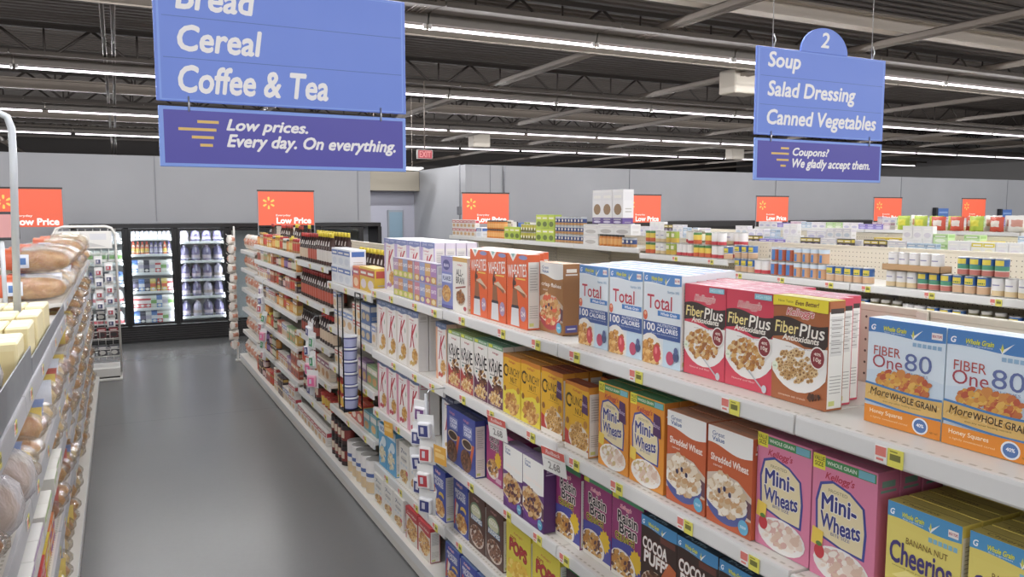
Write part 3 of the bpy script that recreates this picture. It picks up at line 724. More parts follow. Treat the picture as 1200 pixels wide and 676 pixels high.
for s in (-1, 1):
    sb = MB(); sb.box(s*(U/2-.055), -.02, -.022, s*(U/2-.02), .02, .05, M('#d8d4d0', .4), .003); lm_sock.append(sb.mesh('socket'))
    hb = MB(); hb.tube([(s*.8, 0, .19), (s*.8, 0, .26)], .006, M('#b9b4ac', .4, .6), 6); hb.box(s*.8-.05, -.03, .19, s*.8+.05, .03, .21, M('#b9b4ac', .5, .3), .004)
    lm_hang.append(hb.mesh('hanger'))
ROWS = [(3.72, 'over the sign'), (9.4, 'halfway down the aisle'), (14.75, 'above the cooler wall'), (20.8, 'first row beyond the grey wall'), (26.5, 'second row beyond the grey wall')]
RANGE = {3.72: (-4, 9), 9.4: (-2, 8), 14.75: (-3, 13), 20.8: (-3, 14), 26.5: (-3, 14), 32.2: (-3, 14)}
for y, where in ROWS:
    a, z = RANGE[y]
    for i in range(a, z):
        x = 1.08 + U*i + U/2
        if y == 26.5: x += .3
        r = empty('strip_light', (x, y, 4.3))
        tag(r, 'white strip light, %s from the bread side, %s' % (nth(i-a), where), 'ceiling light', 'strip lights under the roof')
        for me, nm in ((lm_house, 'housing'), (lm_refl['wide' if y == 9.4 else 'std'][0], 'reflector'), (lm_refl['wide' if y == 9.4 else 'std'][1], 'reflector'), (lm_tube, 'tube'), (lm_hang[0], 'hanger'), (lm_hang[1], 'hanger'), (lm_sock[0], 'socket'), (lm_sock[1], 'socket')):
            if y > 17 and nm == 'socket': continue
            c = bpy.data.objects.new(nm, me); COL.objects.link(c); c.parent = r
def area(name, x, y, z, sx, sy, e, col=(.975, .975, 1), rot=(0, 0, 0)):
    l = bpy.data.lights.new(name, 'AREA'); l.shape = 'RECTANGLE'; l.size = sx; l.size_y = sy; l.energy = e; l.color = col
    o = bpy.data.objects.new(name, l); COL.objects.link(o); o.location = (x, y, z); o.rotation_euler = rot
    return o
LE = 19.0
for y in (-13.6, -7.9, -2.15, 3.72, 9.4, 14.75, 20.8, 26.5, 32.2):
    for x0, x1 in ((-8.6, 3.5), (3.5, 15.6), (15.6, 27.7)):
        for tilt in (-.7, .7): area('tube_light', (x0+x1)/2, y + .005*(1 if tilt > 0 else -1), 4.28, x1-x0, .016, LE*.58*(x1-x0), rot=(tilt, 0, 0))
# small white box speakers hung in the light rows
for i, (x, y, z, lab) in enumerate([(10.2, 11.3, 4.17, 'white box speaker hung behind the two sign'), (10.7, 24, 4.15, 'small pale box speaker far off above the grey corner wall'), (22.4, 25, 4.15, 'small pale box speaker far off behind the coupon board')]):
    r = empty('ceiling_speaker', (x, y, z)); tag(r, lab, 'speaker', 'box speakers under the roof')
    b = MB(); b.box(-.3, -.22, 0, .3, .22, .42, M('#c9c0b2', .6), .02); b.build('speaker_case', r)
    b = MB()
    for sx in (-.2, .2): b.tube([(sx, 0, .42), (sx, 0, .75 if y < 12 else .72)], .006, STRUT, 6)
    b.build('drop_rod', r)
# flat lamp added inside the corridor to brighten it
b = MB(); b.box(4.5, 15.6, 2.93, 5.7, 15.9, 2.97, M('#d9d9d6', .4), .004); b.box(4.54, 15.64, 2.922, 5.66, 15.86, 2.931, emit('#fff6ee', 2.0)); o = b.build('added_corridor_light', at=(5.1, 15.75, 2.93)); tag(o, 'added flat lamp brightening the inside of the corridor opening', 'ceiling light')
b = MB()
for xx in (4.7, 5.5): b.tube([(xx - 5.1, 0, .04), (xx - 5.1, 0, 1.5)], .006, STRUT, 6)
b.build('drop_rod', o)
area('corridor_fill', 5.1, 15.75, 2.915, 1.1, .2, 6)
# exit sign on its conduit
r = empty('exit_sign', (5.1, 13.9, 3.02)); tag(r, 'red exit sign hanging above the corridor corner', 'exit sign')
b = MB(); b.box(-.15, -.03, 0, .15, .03, .17, M('#a8a29c', .4), .006); b.build('sign_case', r)
b = MB(); F = Face(b, (-.135, -.031, .012), (1, 0, 0), (0, 0, 1), .27, .146); F.k = 3; F.bg('#b8303a'); F.text('EXIT', .5, .5, .8, .7, emit('#ff8a84', 1.2) if 0 else '#e88a88', bold=.02); b.build('sign_face', r)
b = MB(); b.tube([(0, 0, .17), (0, 0, 1.4)], .012, STRUT, 6); b.build('drop_rod', r)
for x, z0, z1, lab in [(5.92, 1.0, 2.96, 'thin grey conduit running up beside the corridor corner'), (6.9, .9, 2.96, 'thin grey conduit with a small box on the grey aisle wall')]:
    yy = 14.27 if x > 6.22 else 14.2
    b = MB(); b.tube([(x, yy, 1.0), (x, yy, z1)], .018, M('#77777b', .6), 8); b.box(x-.06, yy-.03, 2.0, x+.06, yy+.02, 2.16, M('#6d6f74', .5), .006)
    tag(b.build('wall_conduit', at=(x, yy, 1.0)), lab, 'conduit')

# ------------------------------------------------------------------ hanging aisle signs
BLUE = '#6b88dc'; BLUEL = '#7f9ee6'; INDIGO = '#4d48a6'; INK = '#f2efee'
def bars(F, us, vs, c='#e0b85a'):
    for (u0, u1), v in zip(us, vs): F.rect(u0, v - .024, u1, v + .024, c)
P_ink = P
def P(h): return M(h, .42) if h in (BLUE, BLUEL, INDIGO) else P_ink(h)
def aisle_sign(x0, x1, y, rows, lower, usl, vsl, dome, label, spots, lspots):
    w = x1 - x0; xc = (x0+x1)/2; r = empty('aisle_sign', (xc, y, 2.215)); tag(r, label, 'sign')
    b = MB(); b.box(-w/2, -.006, .222, w/2, .006, .645, P(BLUE), .002)
    F = Face(b, (-w/2, -.006, .222), (1, 0, 0), (0, 0, 1), w, .423)
    F.rect(.012, .01, .988, .985, BLUEL); F.rect(.02, .02, .982, .978, BLUE)
    for v in (.345, .672): F.rect(.03, v, .98, v + .006, '#3f5fae')
    for (t, cx, ww, hh), cy in zip(spots, (.84, .51, .185)):
        F.text(t, cx, cy, ww, hh, INK, shear=.16, bold=.03)
    b.build('upper_panel', r)
    b = MB(); b.box(-w/2 + .004, -.006, 0, w/2 - .002, .006, .206, P(BLUEL), .002)
    F = Face(b, (-w/2 + .004, -.006, 0), (1, 0, 0), (0, 0, 1), w - .006, .206)
    F.rect(.018, .06, .985, .94, INDIGO); bars(F, usl, vsl)
    for t, cx, cy, ww, hh in lspots: F.text(t, cx, cy, ww, hh, INK, shear=.28, bold=.035)
    b.build('lower_panel', r)
    if dome:
        b = MB(); pts = [(.18*w*math.cos(PI*i/20), .645 + .125*math.sin(PI*i/20)) for i in range(21)]
        b.prism(pts, 1, -.006, .006, P(BLUE)); F = Face(b, (-.18*w, -.006, .645), (1, 0, 0), (0, 0, 1), .36*w, .13)
        F.text(dome, .5, .5, .17, .56, INK, shear=.15, bold=.02); b.build('number_dome', r)
    for s in (-1, 1):
        b = MB(); xx = s*w*.385
        b.tube([(xx, 0, .64), (xx, 0, 2.205)], .0022, M('#c9c9c9', .3, .8), 6); b.tube([(xx, -.008, .645), (xx+.012, -.008, .68), (xx, -.008, .71)], .003, M('#c9c9c9', .3, .8), 6)
        b.build('hanging_wire', r)
        b = MB(); b.tube([(xx, -.007, .19), (xx, -.012, .214), (xx, -.007, .24)], .003, M('#c9c9c9', .3, .8), 6); b.build('joining_ring', r)
aisle_sign(.136, 1.024, 3.0, 3, None, [(.14, .22), (.07, .21), (.118, .2), (.148, .195)], [.76, .63, .5, .37], None,
           'large blue hanging sign listing bread, cereal, coffee over the aisle',
           [('Bread', .228, .29, .2), ('Cereal', .24, .31, .2), ('Coffee & Tea', .37, .575, .21)],
           [('Low prices.', .41, .7, .32, .24), ('Every day. On everything.', .6, .43, .7, .27)])
aisle_sign(2.806, 3.71, 3.0, 3, None, [(.19, .25), (.12, .25), (.16, .25), (.19, .23)], [.78, .65, .5, .36], '2',
           'blue hanging sign numbered two listing soup and canned vegetables',
           [('Soup', .2, .235, .22), ('Salad Dressing', .42, .67, .22), ('Canned Vegetables', .51, .85, .22)],
           [('Coupons?', .42, .68, .28, .24), ('We gladly accept them.', .59, .4, .62, .27)])

# ------------------------------------------------------------------ red price signs on the aisle ends
def low_price(x0, x1, lab):
    w = x1 - x0; r = empty('price_sign', ((x0+x1)/2, 11.5, 1.87)); tag(r, lab, 'sign')
    b = MB(); b.box(-w/2+.012, -.008, 0, w/2-.012, .008, .47, P('#e2512f'), .002)
    F = Face(b, (-w/2+.012, -.008, 0), (1, 0, 0), (0, 0, 1), w-.024, .47)
    for i in range(6):
        t = PI/2 + PI/3*i; cx, cy = .185, .66
        def pp(rad, lat): return (cx + (rad*math.cos(t) - lat*math.sin(t))*.47/(w-.024), cy + rad*math.sin(t) + lat*math.cos(t))
        F.poly([pp(.07, .012), pp(.1, .026), pp(.17, .03), pp(.185, 0), pp(.17, -.03), pp(.1, -.026), pp(.07, -.012)], '#f2c14a')
    F.text('Everyday', .44, .29, .26, .07, '#f5e6dc', bold=.02); F.text('Low Price', .63, .14, .62, .17, '#fbf3ec', bold=.045)
    b.build('sign_panel', r)
    for s in (-1, 1):
        b = MB(); b.box(s*(w/2-.012), -.011, -.35, s*w/2, .011, .49, M('#8e8f93', .4, .5), .002); b.build('side_post', r)
    b = MB(); b.box(-w/2, -.012, .471, w/2, .012, .493, M('#3a3432', .5), .002); b.build('top_bar', r)
for x0, x1, lab in [(-1.39, -.6, 'red low price sign above the bread shelves'), (1.75, 2.54, 'red low price sign at the far end of the cereal shelving'), (4.82, 5.65, 'red low price sign beside the corridor corner'),
                    (7.84, 8.65, 'red low price sign half hidden by tall white boxes'), (10.86, 11.69, 'red low price sign under the coupon board'), (14.07, 14.93, 'small red low price sign past the blue aisle two sign'), (16.9, 17.74, 'smallest red low price sign behind the chip bags')]:
    low_price(x0, x1, lab)
def placard(x, z, y=14.2, lab='', w=.42):
    r = empty('hanging_placard', (x, y, z)); tag(r, lab, 'sign')
    b = MB(); b.box(-w/2, -.01, 0, w/2, .01, .22, P('#4a73c0'), .003); F = Face(b, (-w/2, -.01, 0), (1, 0, 0), (0, 0, 1), w, .22); F.rect(.08, .4, .92, .6, '#8fb0e0'); b.build('placard_panel', r)
    b = MB(); b.box(-w/2-.1, -.02, 0, -w/2-.02, .09, .24, M('#33363c', .5), .004); b.build('bracket', r)
placard(20.1, 1.93, lab='blue placard low on the grey wall, nearer the coupon board'); placard(22.9, 1.9, lab='blue placard low on the grey wall beyond the smallest red sign'); placard(7.33, 1.62, lab='blue placard on the wall beside the corridor corner sign', w=.3)

# ------------------------------------------------------------------ shelving
ENAM = M('#d6d2ca', .38); RAIL = M('#d8d7d4', .3); DARKK = M('#3c3936', .6); SLOT = M('#4a453c', .6)
TAGR = P('#dd7468'); TAGW = P('#ece9e4'); TAGY = P('#e2da56')
def tag_mesh():
    b = MB(); b.box(-.001, .004, -.019, .001, .035, .019, TAGW); b.box(-.0016, .006, -.004, -.001, .033, .017, TAGR); b.box(-.0016, .012, -.014, -.001, .03, -.009, TAGR)
    b.box(-.001, -.036, -.021, .001, .002, .019, TAGY); b.box(-.0016, -.03, -.006, -.001, -.004, .008, P('#6b6a2c')); b.box(-.0016, -.022, .012, -.001, -.004, .015, P('#8a882f'))
    return b.mesh('price_tag')
TAG = tag_mesh()
def shelf_part(unit, y0, y1, xf, xb, z, rail_h=.05, tags=(), at=(0, 0, 0), rail=RAIL):
    s = 1 if xb > xf else -1
    b = MB(); b.box(xf + s*.004, y0, z-.024, xb, y1, z, ENAM, .002)
    b.prism([(xf, z+.002), (xf + s*.012, z+.002), (xf + s*.012, z-rail_h), (xf + s*.001, z-rail_h), (xf-s*.004, z-rail_h+.006), (xf-s*.002, z-.006)], 1, y0+.001, y1-.001, rail)
    for yy in (y0+.004, y1-.008): b.prism([(xb, z-.024), (xb, z-.13), (xf + s*.12, z-.04), (xf + s*.06, z-.024)], 1, yy, yy+.004, ENAM)
    k = int((y1-y0)/.03)
    for i in range(k):      # punched slots along the front edge
        yy = y0 + (i+.5)*(y1-y0)/k; b.poly([(xf+s*.02, yy-.008, z+.0006), (xf+s*.028, yy-.008, z+.0006), (xf+s*.028, yy+.008, z+.0006), (xf+s*.02, yy+.008, z+.0006)], M('#b5afa2', .5))
    o = b.build('shelf', unit, at)
    for yy in tags:
        t = bpy.data.objects.new('price_tag', TAG); COL.objects.link(t); t.parent = o
        t.location = (xf - s*.0055 - at[0], yy - at[1], z-.026 - at[2]); t.rotation_euler = (0, 0, PI if s > 0 else 0)
        if s > 0: t.rotation_euler = (0, 0, 0)
        else: t.rotation_euler = (0, 0, PI)
    return o
def unit(label, y0, y1, xf, xb, levels, top, base_xf=None, rail=RAIL, xfs=None, tagstep=0, rail_h=.05, group=None, base_h=.115):
    s = 1 if xb > xf else -1; bx = base_xf if base_xf is not None else xf; at = ((bx+xb)/2, (y0+y1)/2, 0)
    r = empty('shelving_unit', at); tag(r, label, 'shelving', group)
    g = .0015
    b = MB(); b.box(bx + s*.02, y0+g, 0, xb, y1-g, base_h-.03, DARKK); b.prism([(bx, .012), (bx + s*.02, .012), (bx + s*.02, base_h-.03), (xb, base_h-.03), (xb, base_h), (bx, base_h)][::s], 1, y0+g, y1-g, ENAM)
    b.box(bx - s*.005, y0+g, base_h-.05, bx - s*.0005, y1-g, base_h+.003, RAIL); b.build('base_deck', r, at)
    b = MB(); b.box(xb + s*.002, y0+g, base_h, xb + s*.022, y1-g, top-.02, PEG)
    b.box(xb + s*.0, y0+g, top-.02, xb + s*.024, y1-g, top, M('#cfc7b4', .4), .002); b.build('back_panel', r, at)
    b = MB(); ux = xb - s*.008
    b.box(ux, y0+g, base_h, xb + s*.002, y0+.034, top-.005, M('#d5cebf', .4))
    z = base_h + .05
    while z < top - .04:
        b.box(ux - s*.0006, y0+.012, z, ux, y0+.02, z+.022, SLOT); z += .05
    b.build('upright', r, at)
    for i, z in enumerate(levels):
        x = xfs[i] if xfs else xf
        tg = []
        if tagstep:
            yy = y0 + .12 + .11*R.random()
            while yy < y1 - .06: tg.append(yy); yy += tagstep*(.75 + .5*R.random())
        shelf_part(r, y0+.003, y1-.003, x, xb, z, rail_h, tg, at, rail)
    return r
YB = [.17, 1.42, 2.61, 3.81, 5.11, 6.35, 7.64, 8.9, 10.15, 11.36]
XF, XB = 1.49, 1.975
LV = [[1.555, 1.145, .753, .39], [1.555, 1.15, .753, .39], [1.555, 1.165, .753, .39], [1.55, 1.14, .753, .37], [1.505, 1.155, .848, .505], [1.615, 1.28, .94, .645, .38], [1.66, 1.48, 1.275, 1.055, .75, .42], [1.66, 1.48, 1.275, 1.055, .75, .42], [1.55, 1.3, 1.03, .76, .45]]
nm = ['cereal shelving section nearest, with squares and banana boxes', 'cereal shelving section with red and brown boxes on top', 'cereal shelving section with orange flake boxes on top', 'cereal shelving section with white emblem boxes, ending the cereal run',
      'shelving section with tub dispenser past the cereal boxes', 'shelving section full of dark syrup bottles', 'shelving section with jam jars beyond the syrup bottles', 'shelving section with jars and hanging foil strip', 'last shelving section of the aisle, holding wrapped bread by the coolers']
for i in range(9):
    xfs = None
    unit(nm[i].replace('nearest, ', 'near the camera, '), YB[i], YB[i+1], XF, XB, LV[i], 1.79 if i < 8 else 1.86, 1.44, xfs=xfs, tagstep=(.36 if i < 4 else .5 if i < 6 else 0), group='shelving along the cereal aisle')

# ------------------------------------------------------------------ stocking the cereal run
def row(key, where, X, z, ys, deep=1, jig=.003, skew=0, sz=1, tag_end='from coolers', grp=None):
    k = KINDS[key]; n = len(ys)
    for i, y in enumerate(ys):
        for j in range(deep):
            dx = R.uniform(0, jig) if j == 0 else R.uniform(0, .002)
            rz = -PI/2 + R.uniform(-.006, .006)
            if j == 0:
                lab = '%s %s %s, %s' % (nth(i), k['desc'], tag_end, where) if n > 1 else '%s, front one on the %s' % (k['desc'], where)
            elif n > 1: lab = '%s, %s back behind the %s, %s' % (k['desc'], nth(j-1), nth(i), where)
            else: lab = '%s, %s place back, %s' % (k['desc'], nth(j), where)
            o = put(key, X + k['d']/2 + dx + j*(k['d'] + .005), y + skew*j, z + .0007, rz, lab, grp or (k['desc'] + ', ' + where), front=(j == 0)); o.scale = (1, 1, sz)
def span(y0, n, w, gap=.004): return [y0 - (w+gap)*(i+.5) for i in range(n)]
T, S2, S3, S4, S5 = 'top cereal shelf', 'second cereal shelf', 'third cereal shelf', 'fourth cereal shelf', 'bottom cereal deck'
# top shelf, cooler end first
row('k_lilac', T, 1.575, 1.551, span(5.09, 4, .232), 4)
for i, (yc, nmk, word) in enumerate([(4.5, 'mini_green', 'lime'), (4.12, 'mini_mauve', 'mauve')]):
    for l in range(2):
        for j in range(1):
            put(nmk, 1.534, yc, 1.5513 + .1165*l, -PI/2, 'shrink-wrapped tray of mini cereal packs, %s stripe, %s layer' % (word, ('lower', 'upper')[l]), 'wrapped mini cereal trays', cat='variety pack')
row('flake_blue', T, 1.535, 1.5557, [3.868], 1)
row('allbran', T, 1.53, 1.5557, [3.68], 1)
row('wheat', T, 1.545, 1.5557, [3.482, 3.277, 3.072], 3, skew=.08)
row('gv_brown', T, 1.6, 1.5557, [2.868], 1)
row('total', T, 1.575, 1.5557, [2.5, 2.29, 2.083], 5, skew=.028)
row('fp_red', T, 1.585, 1.5557, [1.884], 4, skew=.028); row('fp_red', 'top cereal shelf, middle column', 1.585, 1.5557, [1.694], 4, skew=.028)
row('fp_brown', T, 1.583, 1.5557, [1.504], 1)
for j in range(1, 3):
    put('fp_red', 1.583 + .03 + j*.063, 1.504 + .03*j, 1.5564, -PI/2, 'red cereal box %s place back behind the brown yellow-flag box' % nth(j-1), 'red cereal boxes, top cereal shelf', front=True)
row('one', T, 1.605, 1.5557, [1.212, 1.008, .804], 1)
# second shelf
row('k_white', S2, 1.515, 1.1407, span(5.085, 4, .202), 3)
row('k_peach', S2, 1.55, 1.1407, [4.0], 3)
row('krave_red', S2, 1.515, 1.1657, [3.725, 3.564], 3); row('krave_plum', S2, 1.52, 1.1657, [3.403, 3.242], 3)
row('crunchy', S2, 1.52, 1.1657, [3.072, 2.896], 3)
row('crunchy_o', S2, 1.52, 1.1657, [2.715], 3)
put('crunchy_o', 1.551, 2.522, 1.1512, -PI/2, 'amber honey ring box beside the orange frosted wheat boxes', 'amber honey ring boxes')
put('crunchy_o', 1.7, 2.5, 1.1512, -PI/2, 'amber honey ring box set back behind its row, second cereal shelf', 'amber honey ring boxes')
row('mini_o', S2, 1.53, 1.1507, [2.29, 2.095], 3)
row('shred', S2, 1.53, 1.1507, [1.892, 1.699], 3)
row('mini_p', S2, 1.545, 1.1507, [1.508], 2); row('mini_p', 'second cereal shelf, closer section', 1.545, 1.1457, [1.315], 3)
row('cheer', 'second cereal shelf', 1.545, 1.1457, [1.1, .905, .72], 6)
# third shelf
row('k_pink', S3, 1.515, .7537, span(5.085, 4, .202), 2)
row('k_navy', S3, 1.57, .7537, [3.96], 2)
row('choc', S3, 1.52, .7537, [3.757, 3.566], 2)
row('rb', S3, 1.575, .7537, [3.372, 3.185], 2)
row('gv_plum', S3, 1.495, .7557, [3.012, 2.824], 1)
row('rbc', S3, 1.55, .7537, [2.632], 3); row('rbc', 'third cereal shelf, middle', 1.56, .7537, [2.434, 2.238], 3)
row('puffs', S3, 1.545, .7537, [2.04, 1.845, 1.65, 1.455], 4)
# fourth shelf
row('treat', S4, 1.515, .3707, [4.99, 4.81], 1)
row('oat', S4, 1.53, .3707, [4.6, 4.4], 1)
row('flakes', S4, 1.53, .3707, [4.2, 4.0], 1); row('flakes', 'fourth cereal shelf past the joint', 1.53, .3907, [3.69], 1)
row('ck', S4, 1.53, .3907, [3.48, 3.28], 1)
row('pops', S4, 1.53, .3907, [3.03, 2.775], 1)
row('loops', S4, 1.53, .3907, [2.51, 2.31], 1)
# deck
row('oat', S5, 1.475, .1182, [4.98, 4.77, 4.56], 1, sz=.77); row('corn', S5, 1.47, .1182, [4.3, 4.09], 1, sz=.77); row('flakes', S5, 1.48, .1182, [3.69, 3.48, 3.28], 1, sz=.75)
row('k_white', S5, 1.475, .1157, [3.92], 1) if 0 else None

# rollback price cards on the second rail, small sale flags
def price_card(y, z, x, label, wide=.15):
    b = MB(); b.box(-.0012, -wide/2, -.08, .0012, wide/2, .02, TAGW)
    F = Face(b, (-.0013, wide/2, -.08), (0, -1, 0), (0, 0, 1), wide, .1)
    F.rect(0, .68, 1, 1, '#d4584c'); F.text('Rollback', .5, .84, .62, .16, '#f0d5cf', shear=.2, bold=.02); F.text('2.68', .5, .3, .5, .3, '#8a8680', bold=.03); F.rect(.1, .52, .8, .56, '#c9c4bc')
    o = b.build('price_card', at=(0, 0, 0)); o.location = (x, y, z); o.rotation_euler = (0, -.14, .12); tag(o, label, 'price card')
price_card(3.12, 1.13, 1.47, 'red-headed rollback card under the chocolate cereal boxes'); price_card(2.61, 1.125, 1.47, 'red-headed rollback card under the amber ring boxes')
def flag(x, y, z, label):
    b = MB(); b.box(-.001, -.055, -.065, .001, .055, .03, P('#e0a33a')); F = Face(b, (-.0012, .055, -.065), (0, -1, 0), (0, 0, 1), .11, .095); F.rect(.1, .35, .9, .6, '#efc878'); F.rect(.1, .7, .6, .82, '#efc878')
    o = b.build('sale_flag'); o.location = (x, y, z); o.rotation_euler = (0, -.05, .2); tag(o, label, 'sale flag')
flag(1.465, 4.7, .72, 'orange sale flag under the pink-edged boxes'); flag(1.4, 3.64, .86, 'orange sale flag beside the hanging clip strip')

# clip strips hung over the aisle with carded packs
def carded(key, w, h, d, back, win, edge='#e3e2e0'):
    b = MB(); b.box(-w/2, -.002, 0, w/2, .002, h, P(edge), .001); b.box(-w*.38, -d, h*.1, w*.38, -.002, h*.72, P(back), .006)
    F = Face(b, (-w*.38, -d, h*.1), (1, 0, 0), (0, 0, 1), w*.76, h*.62); F.rect(.14, .12, .86, .84, win); F.rect(.3, .3, .55, .72, '#c9c6cf')
    SK[key] = b.mesh('carded_pack')
SK = {}
carded('navy', .1, .13, .03, '#e3e3e6', '#2f3470'); carded('red', .1, .13, .03, '#e8e5e3', '#b03038'); carded('pink', .1, .15, .03, '#e6a4b8', '#df5f92'); carded('green', .09, .14, .02, '#cfd6d0', '#2f8a52'); carded('plum', .09, .12, .02, '#d9d4d8', '#6a3a78')
def clip_strip(x, y, ztop, length, keys, label, where, w=.035):
    r = empty('clip_strip', (x, y, ztop)); tag(r, label, 'clip strip')
    b = MB(); b.box(-.001, -w/2, -length, .001, w/2, 0, P('#d9dce0'), 0); b.build('strip', r)
    b = MB(); b.tube([(0, 0, -.01), (.02, 0, .02), (1.486 - x if x < 1.49 else .03, 0, .02)], .003, M('#b9bcc0', .3, .7), 6); b.build('hook', r)
    for i, kx in enumerate(keys):
        o = bpy.data.objects.new('carded_pack', SK[kx]); COL.objects.link(o)
        z = ztop - .16 - i*(length - .14)/max(1, len(keys)); side = -1 if i % 2 else 1
        o.location = (x - .012 - .004*(i % 3), y + side*.048, z); o.rotation_euler = (R.uniform(-.1, .06), R.uniform(-.18, .18), -PI/2 + .5 + R.uniform(-.35, .35))
        tag(o, '%s carded pack down, %s window, on the strip %s' % (nth(i), {'navy': 'navy', 'red': 'red', 'pink': 'pink', 'green': 'green', 'plum': 'plum'}[kx], where), 'carded pack', 'carded packs on hanging strips')
clip_strip(1.38, 3.78, 1.13, .66, ['plum', 'navy', 'navy', 'red', 'navy', 'red', 'navy', 'navy'], 'clear clip strip hanging before the cocoa crisp boxes', 'by the cocoa boxes')
clip_strip(1.38, 6.42, 1.2, .7, ['navy', 'green', 'navy', 'green', 'pink', 'pink', 'navy'], 'clear clip strip hanging before the syrup shelving', 'by the syrup shelves')
clip_strip(1.4, 9.0, 1.3, .95, ['plum', 'navy', 'red', 'green', 'red', 'pink', 'green', 'red'], 'long foil-coloured clip strip hanging near the bread end of the aisle', 'by the jam shelves')

# ------------------------------------------------------------------ small goods, one mesh each
DESC = {}
def can(key, r, h, bands, desc, emblem=None, rim='#b9b7b2'):
    m = P(bands[-1][1]); rm = M(rim, .3, .7); b = MB()
    prof = [(r*.93, 0, rm), (r, .003, rm), (r, .006, None)]
    z0 = .006; H = h - .012
    for f, c in bands:
        prof[-1] = (prof[-1][0], prof[-1][1], P(c)); prof.append((r, .006 + H*f, P(c)))
    prof[-1] = (r, h - .006, rm); prof += [(r, h - .001, rm), (r*.94, h, rm), (r*.9, h - .003, rm)]
    b.lathe(prof, m, 18)
    if emblem:
        for c, t0, z1, z2 in emblem:
            k = 5
            for i in range(k):
                a0 = -PI/2 - t0 + 2*t0*i/k; a1 = -PI/2 - t0 + 2*t0*(i+1)/k; q = r + .0007
                b.poly([(q*math.cos(a0), q*math.sin(a0), h*z1), (q*math.cos(a1), q*math.sin(a1), h*z1), (q*math.cos(a1), q*math.sin(a1), h*z2), (q*math.cos(a0), q*math.sin(a0), h*z2)], P(c))
    SK[key] = b.mesh('food_can'); DESC[key] = (desc, 'food_can', 'can', 2*r, h, 2*r)
def jar(key, r, h, lid, body, label, desc, lidh=.16):
    b = MB(); b.lathe([(r*.9, 0, P(body)), (r, h*.05, P(body)), (r, h*.16, P(label)), (r, h*.66, P(body)), (r*.95, h*.76, P(body)), (r*.8, h*(1-lidh), P(lid)), (r*.84, h*(1-lidh)+.001, P(lid)), (r*.84, h-.002, P(lid)), (r*.78, h, P(lid))], P(body), 14)
    SK[key] = b.mesh('glass_jar'); DESC[key] = (desc, 'glass_jar', 'jar', 2*r, h, 2*r)
def bottle(key, r, h, cap, body, label, desc, cat='bottle'):
    b = MB(); b.lathe([(r*.9, 0, P(body)), (r, h*.03, P(body)), (r*.96, h*.12, P(label)), (r*.96, h*.46, P(body)), (r*.86, h*.54, P(body)), (r*.7, h*.6, P(body)), (r*.84, h*.68, P(body)), (r*.42, h*.86, P(cap)), (r*.46, h*.861, P(cap)), (r*.44, h*.985, P(cap)), (r*.36, h, P(cap))], P(body), 14, sy=.8)
    b.poly([(-r*.5, -r*.8, h*.6), (r*.5, -r*.8, h*.6), (r*.35, -r*.62, h*.74), (-r*.35, -r*.62, h*.74)], P('#d8d2c8'))
    SK[key] = b.mesh('syrup_bottle' if 'syrup' in desc else 'bottle'); DESC[key] = (desc, 'syrup_bottle' if 'syrup' in desc else 'bottle', cat, 2*r, h, 1.6*r)
def pack(key, w, h, d, base, band, blob, desc, nm='food_box', cat='box', word=None):
    b = MB(); b.box(-w/2, -d/2, 0, w/2, d/2, h, P(base), .0015)
    F = Face(b, (-w/2, -d/2, 0), (1, 0, 0), (0, 0, 1), w, h, .0004); F.rect(.02, .62, .98, .9, band); F.ell(.5, .3, .36, .2, blob, 12); F.rect(.15, .7, .85, .8, '#ece8e0')
    S = Face(b, (w/2, -d/2, 0), (0, 1, 0), (0, 0, 1), d, h, .0004); S.rect(.06, .05, .94, .95, base); S.rect(.1, .62, .9, .9, band); S.rect(.2, .2, .8, .24, '#b9b4aa'); S.rect(.2, .3, .8, .34, '#b9b4aa')
    T = Face(b, (-w/2, -d/2, h), (1, 0, 0), (0, 1, 0), w, d, .0004); T.rect(.04, .47, .96, .53, '#9a948a')
    SK[key] = b.mesh(nm); DESC[key] = (desc, nm, cat, w, h, d)
def tub(key, r, h, body, label, lid, desc):
    b = MB(); b.lathe([(r*.84, 0, P(body)), (r*.86, h*.1, P(label)), (r*.95, h*.75, P(body)), (r*.97, h*.86, P(lid)), (r, h*.87, P(lid)), (r, h-.002, P(lid)), (r*.95, h, P(lid))], P(body), 16)
    SK[key] = b.mesh('food_tub'); DESC[key] = (desc, 'food_tub', 'tub', 2*r, h, 2*r)
def set_one(key, x, y, z, rz, label, group=None):
    d = DESC[key]; o = bpy.data.objects.new(d[1], SK[key]); COL.objects.link(o); o.location = (x, y, z + .0007); o.rotation_euler = (0, 0, rz); tag(o, label, d[2], group); return o
def stock(key, X, z, y0, n, where, deep=1, layers=1, gap=.004, rz=-PI/2, end='from coolers', dirn=-1, s=1):
    d = DESC[key]
    for l in range(layers):
        for j in range(deep):
            for i in range(n):
                y = y0 + dirn*(d[3] + gap)*(i + .5)
                lay = '' if layers == 1 else ('lower ', 'upper ')[l] if layers == 2 else ('lower ', 'middle ', 'upper ')[l]
                lab = '%s %s%s %s, %s' % (nth(i), lay, d[0], end, where)
                if j: lab = '%s%s set behind the %s, %s' % (lay, d[0], nth(i), where)
                set_one(key, X + s*(d[5]/2 + R.uniform(0, .006) + j*(d[5] + .004)), y, z + l*(d[4] + .0008), rz, lab, d[0] + ', ' + where)
    return y0 + dirn*n*(d[3] + gap)
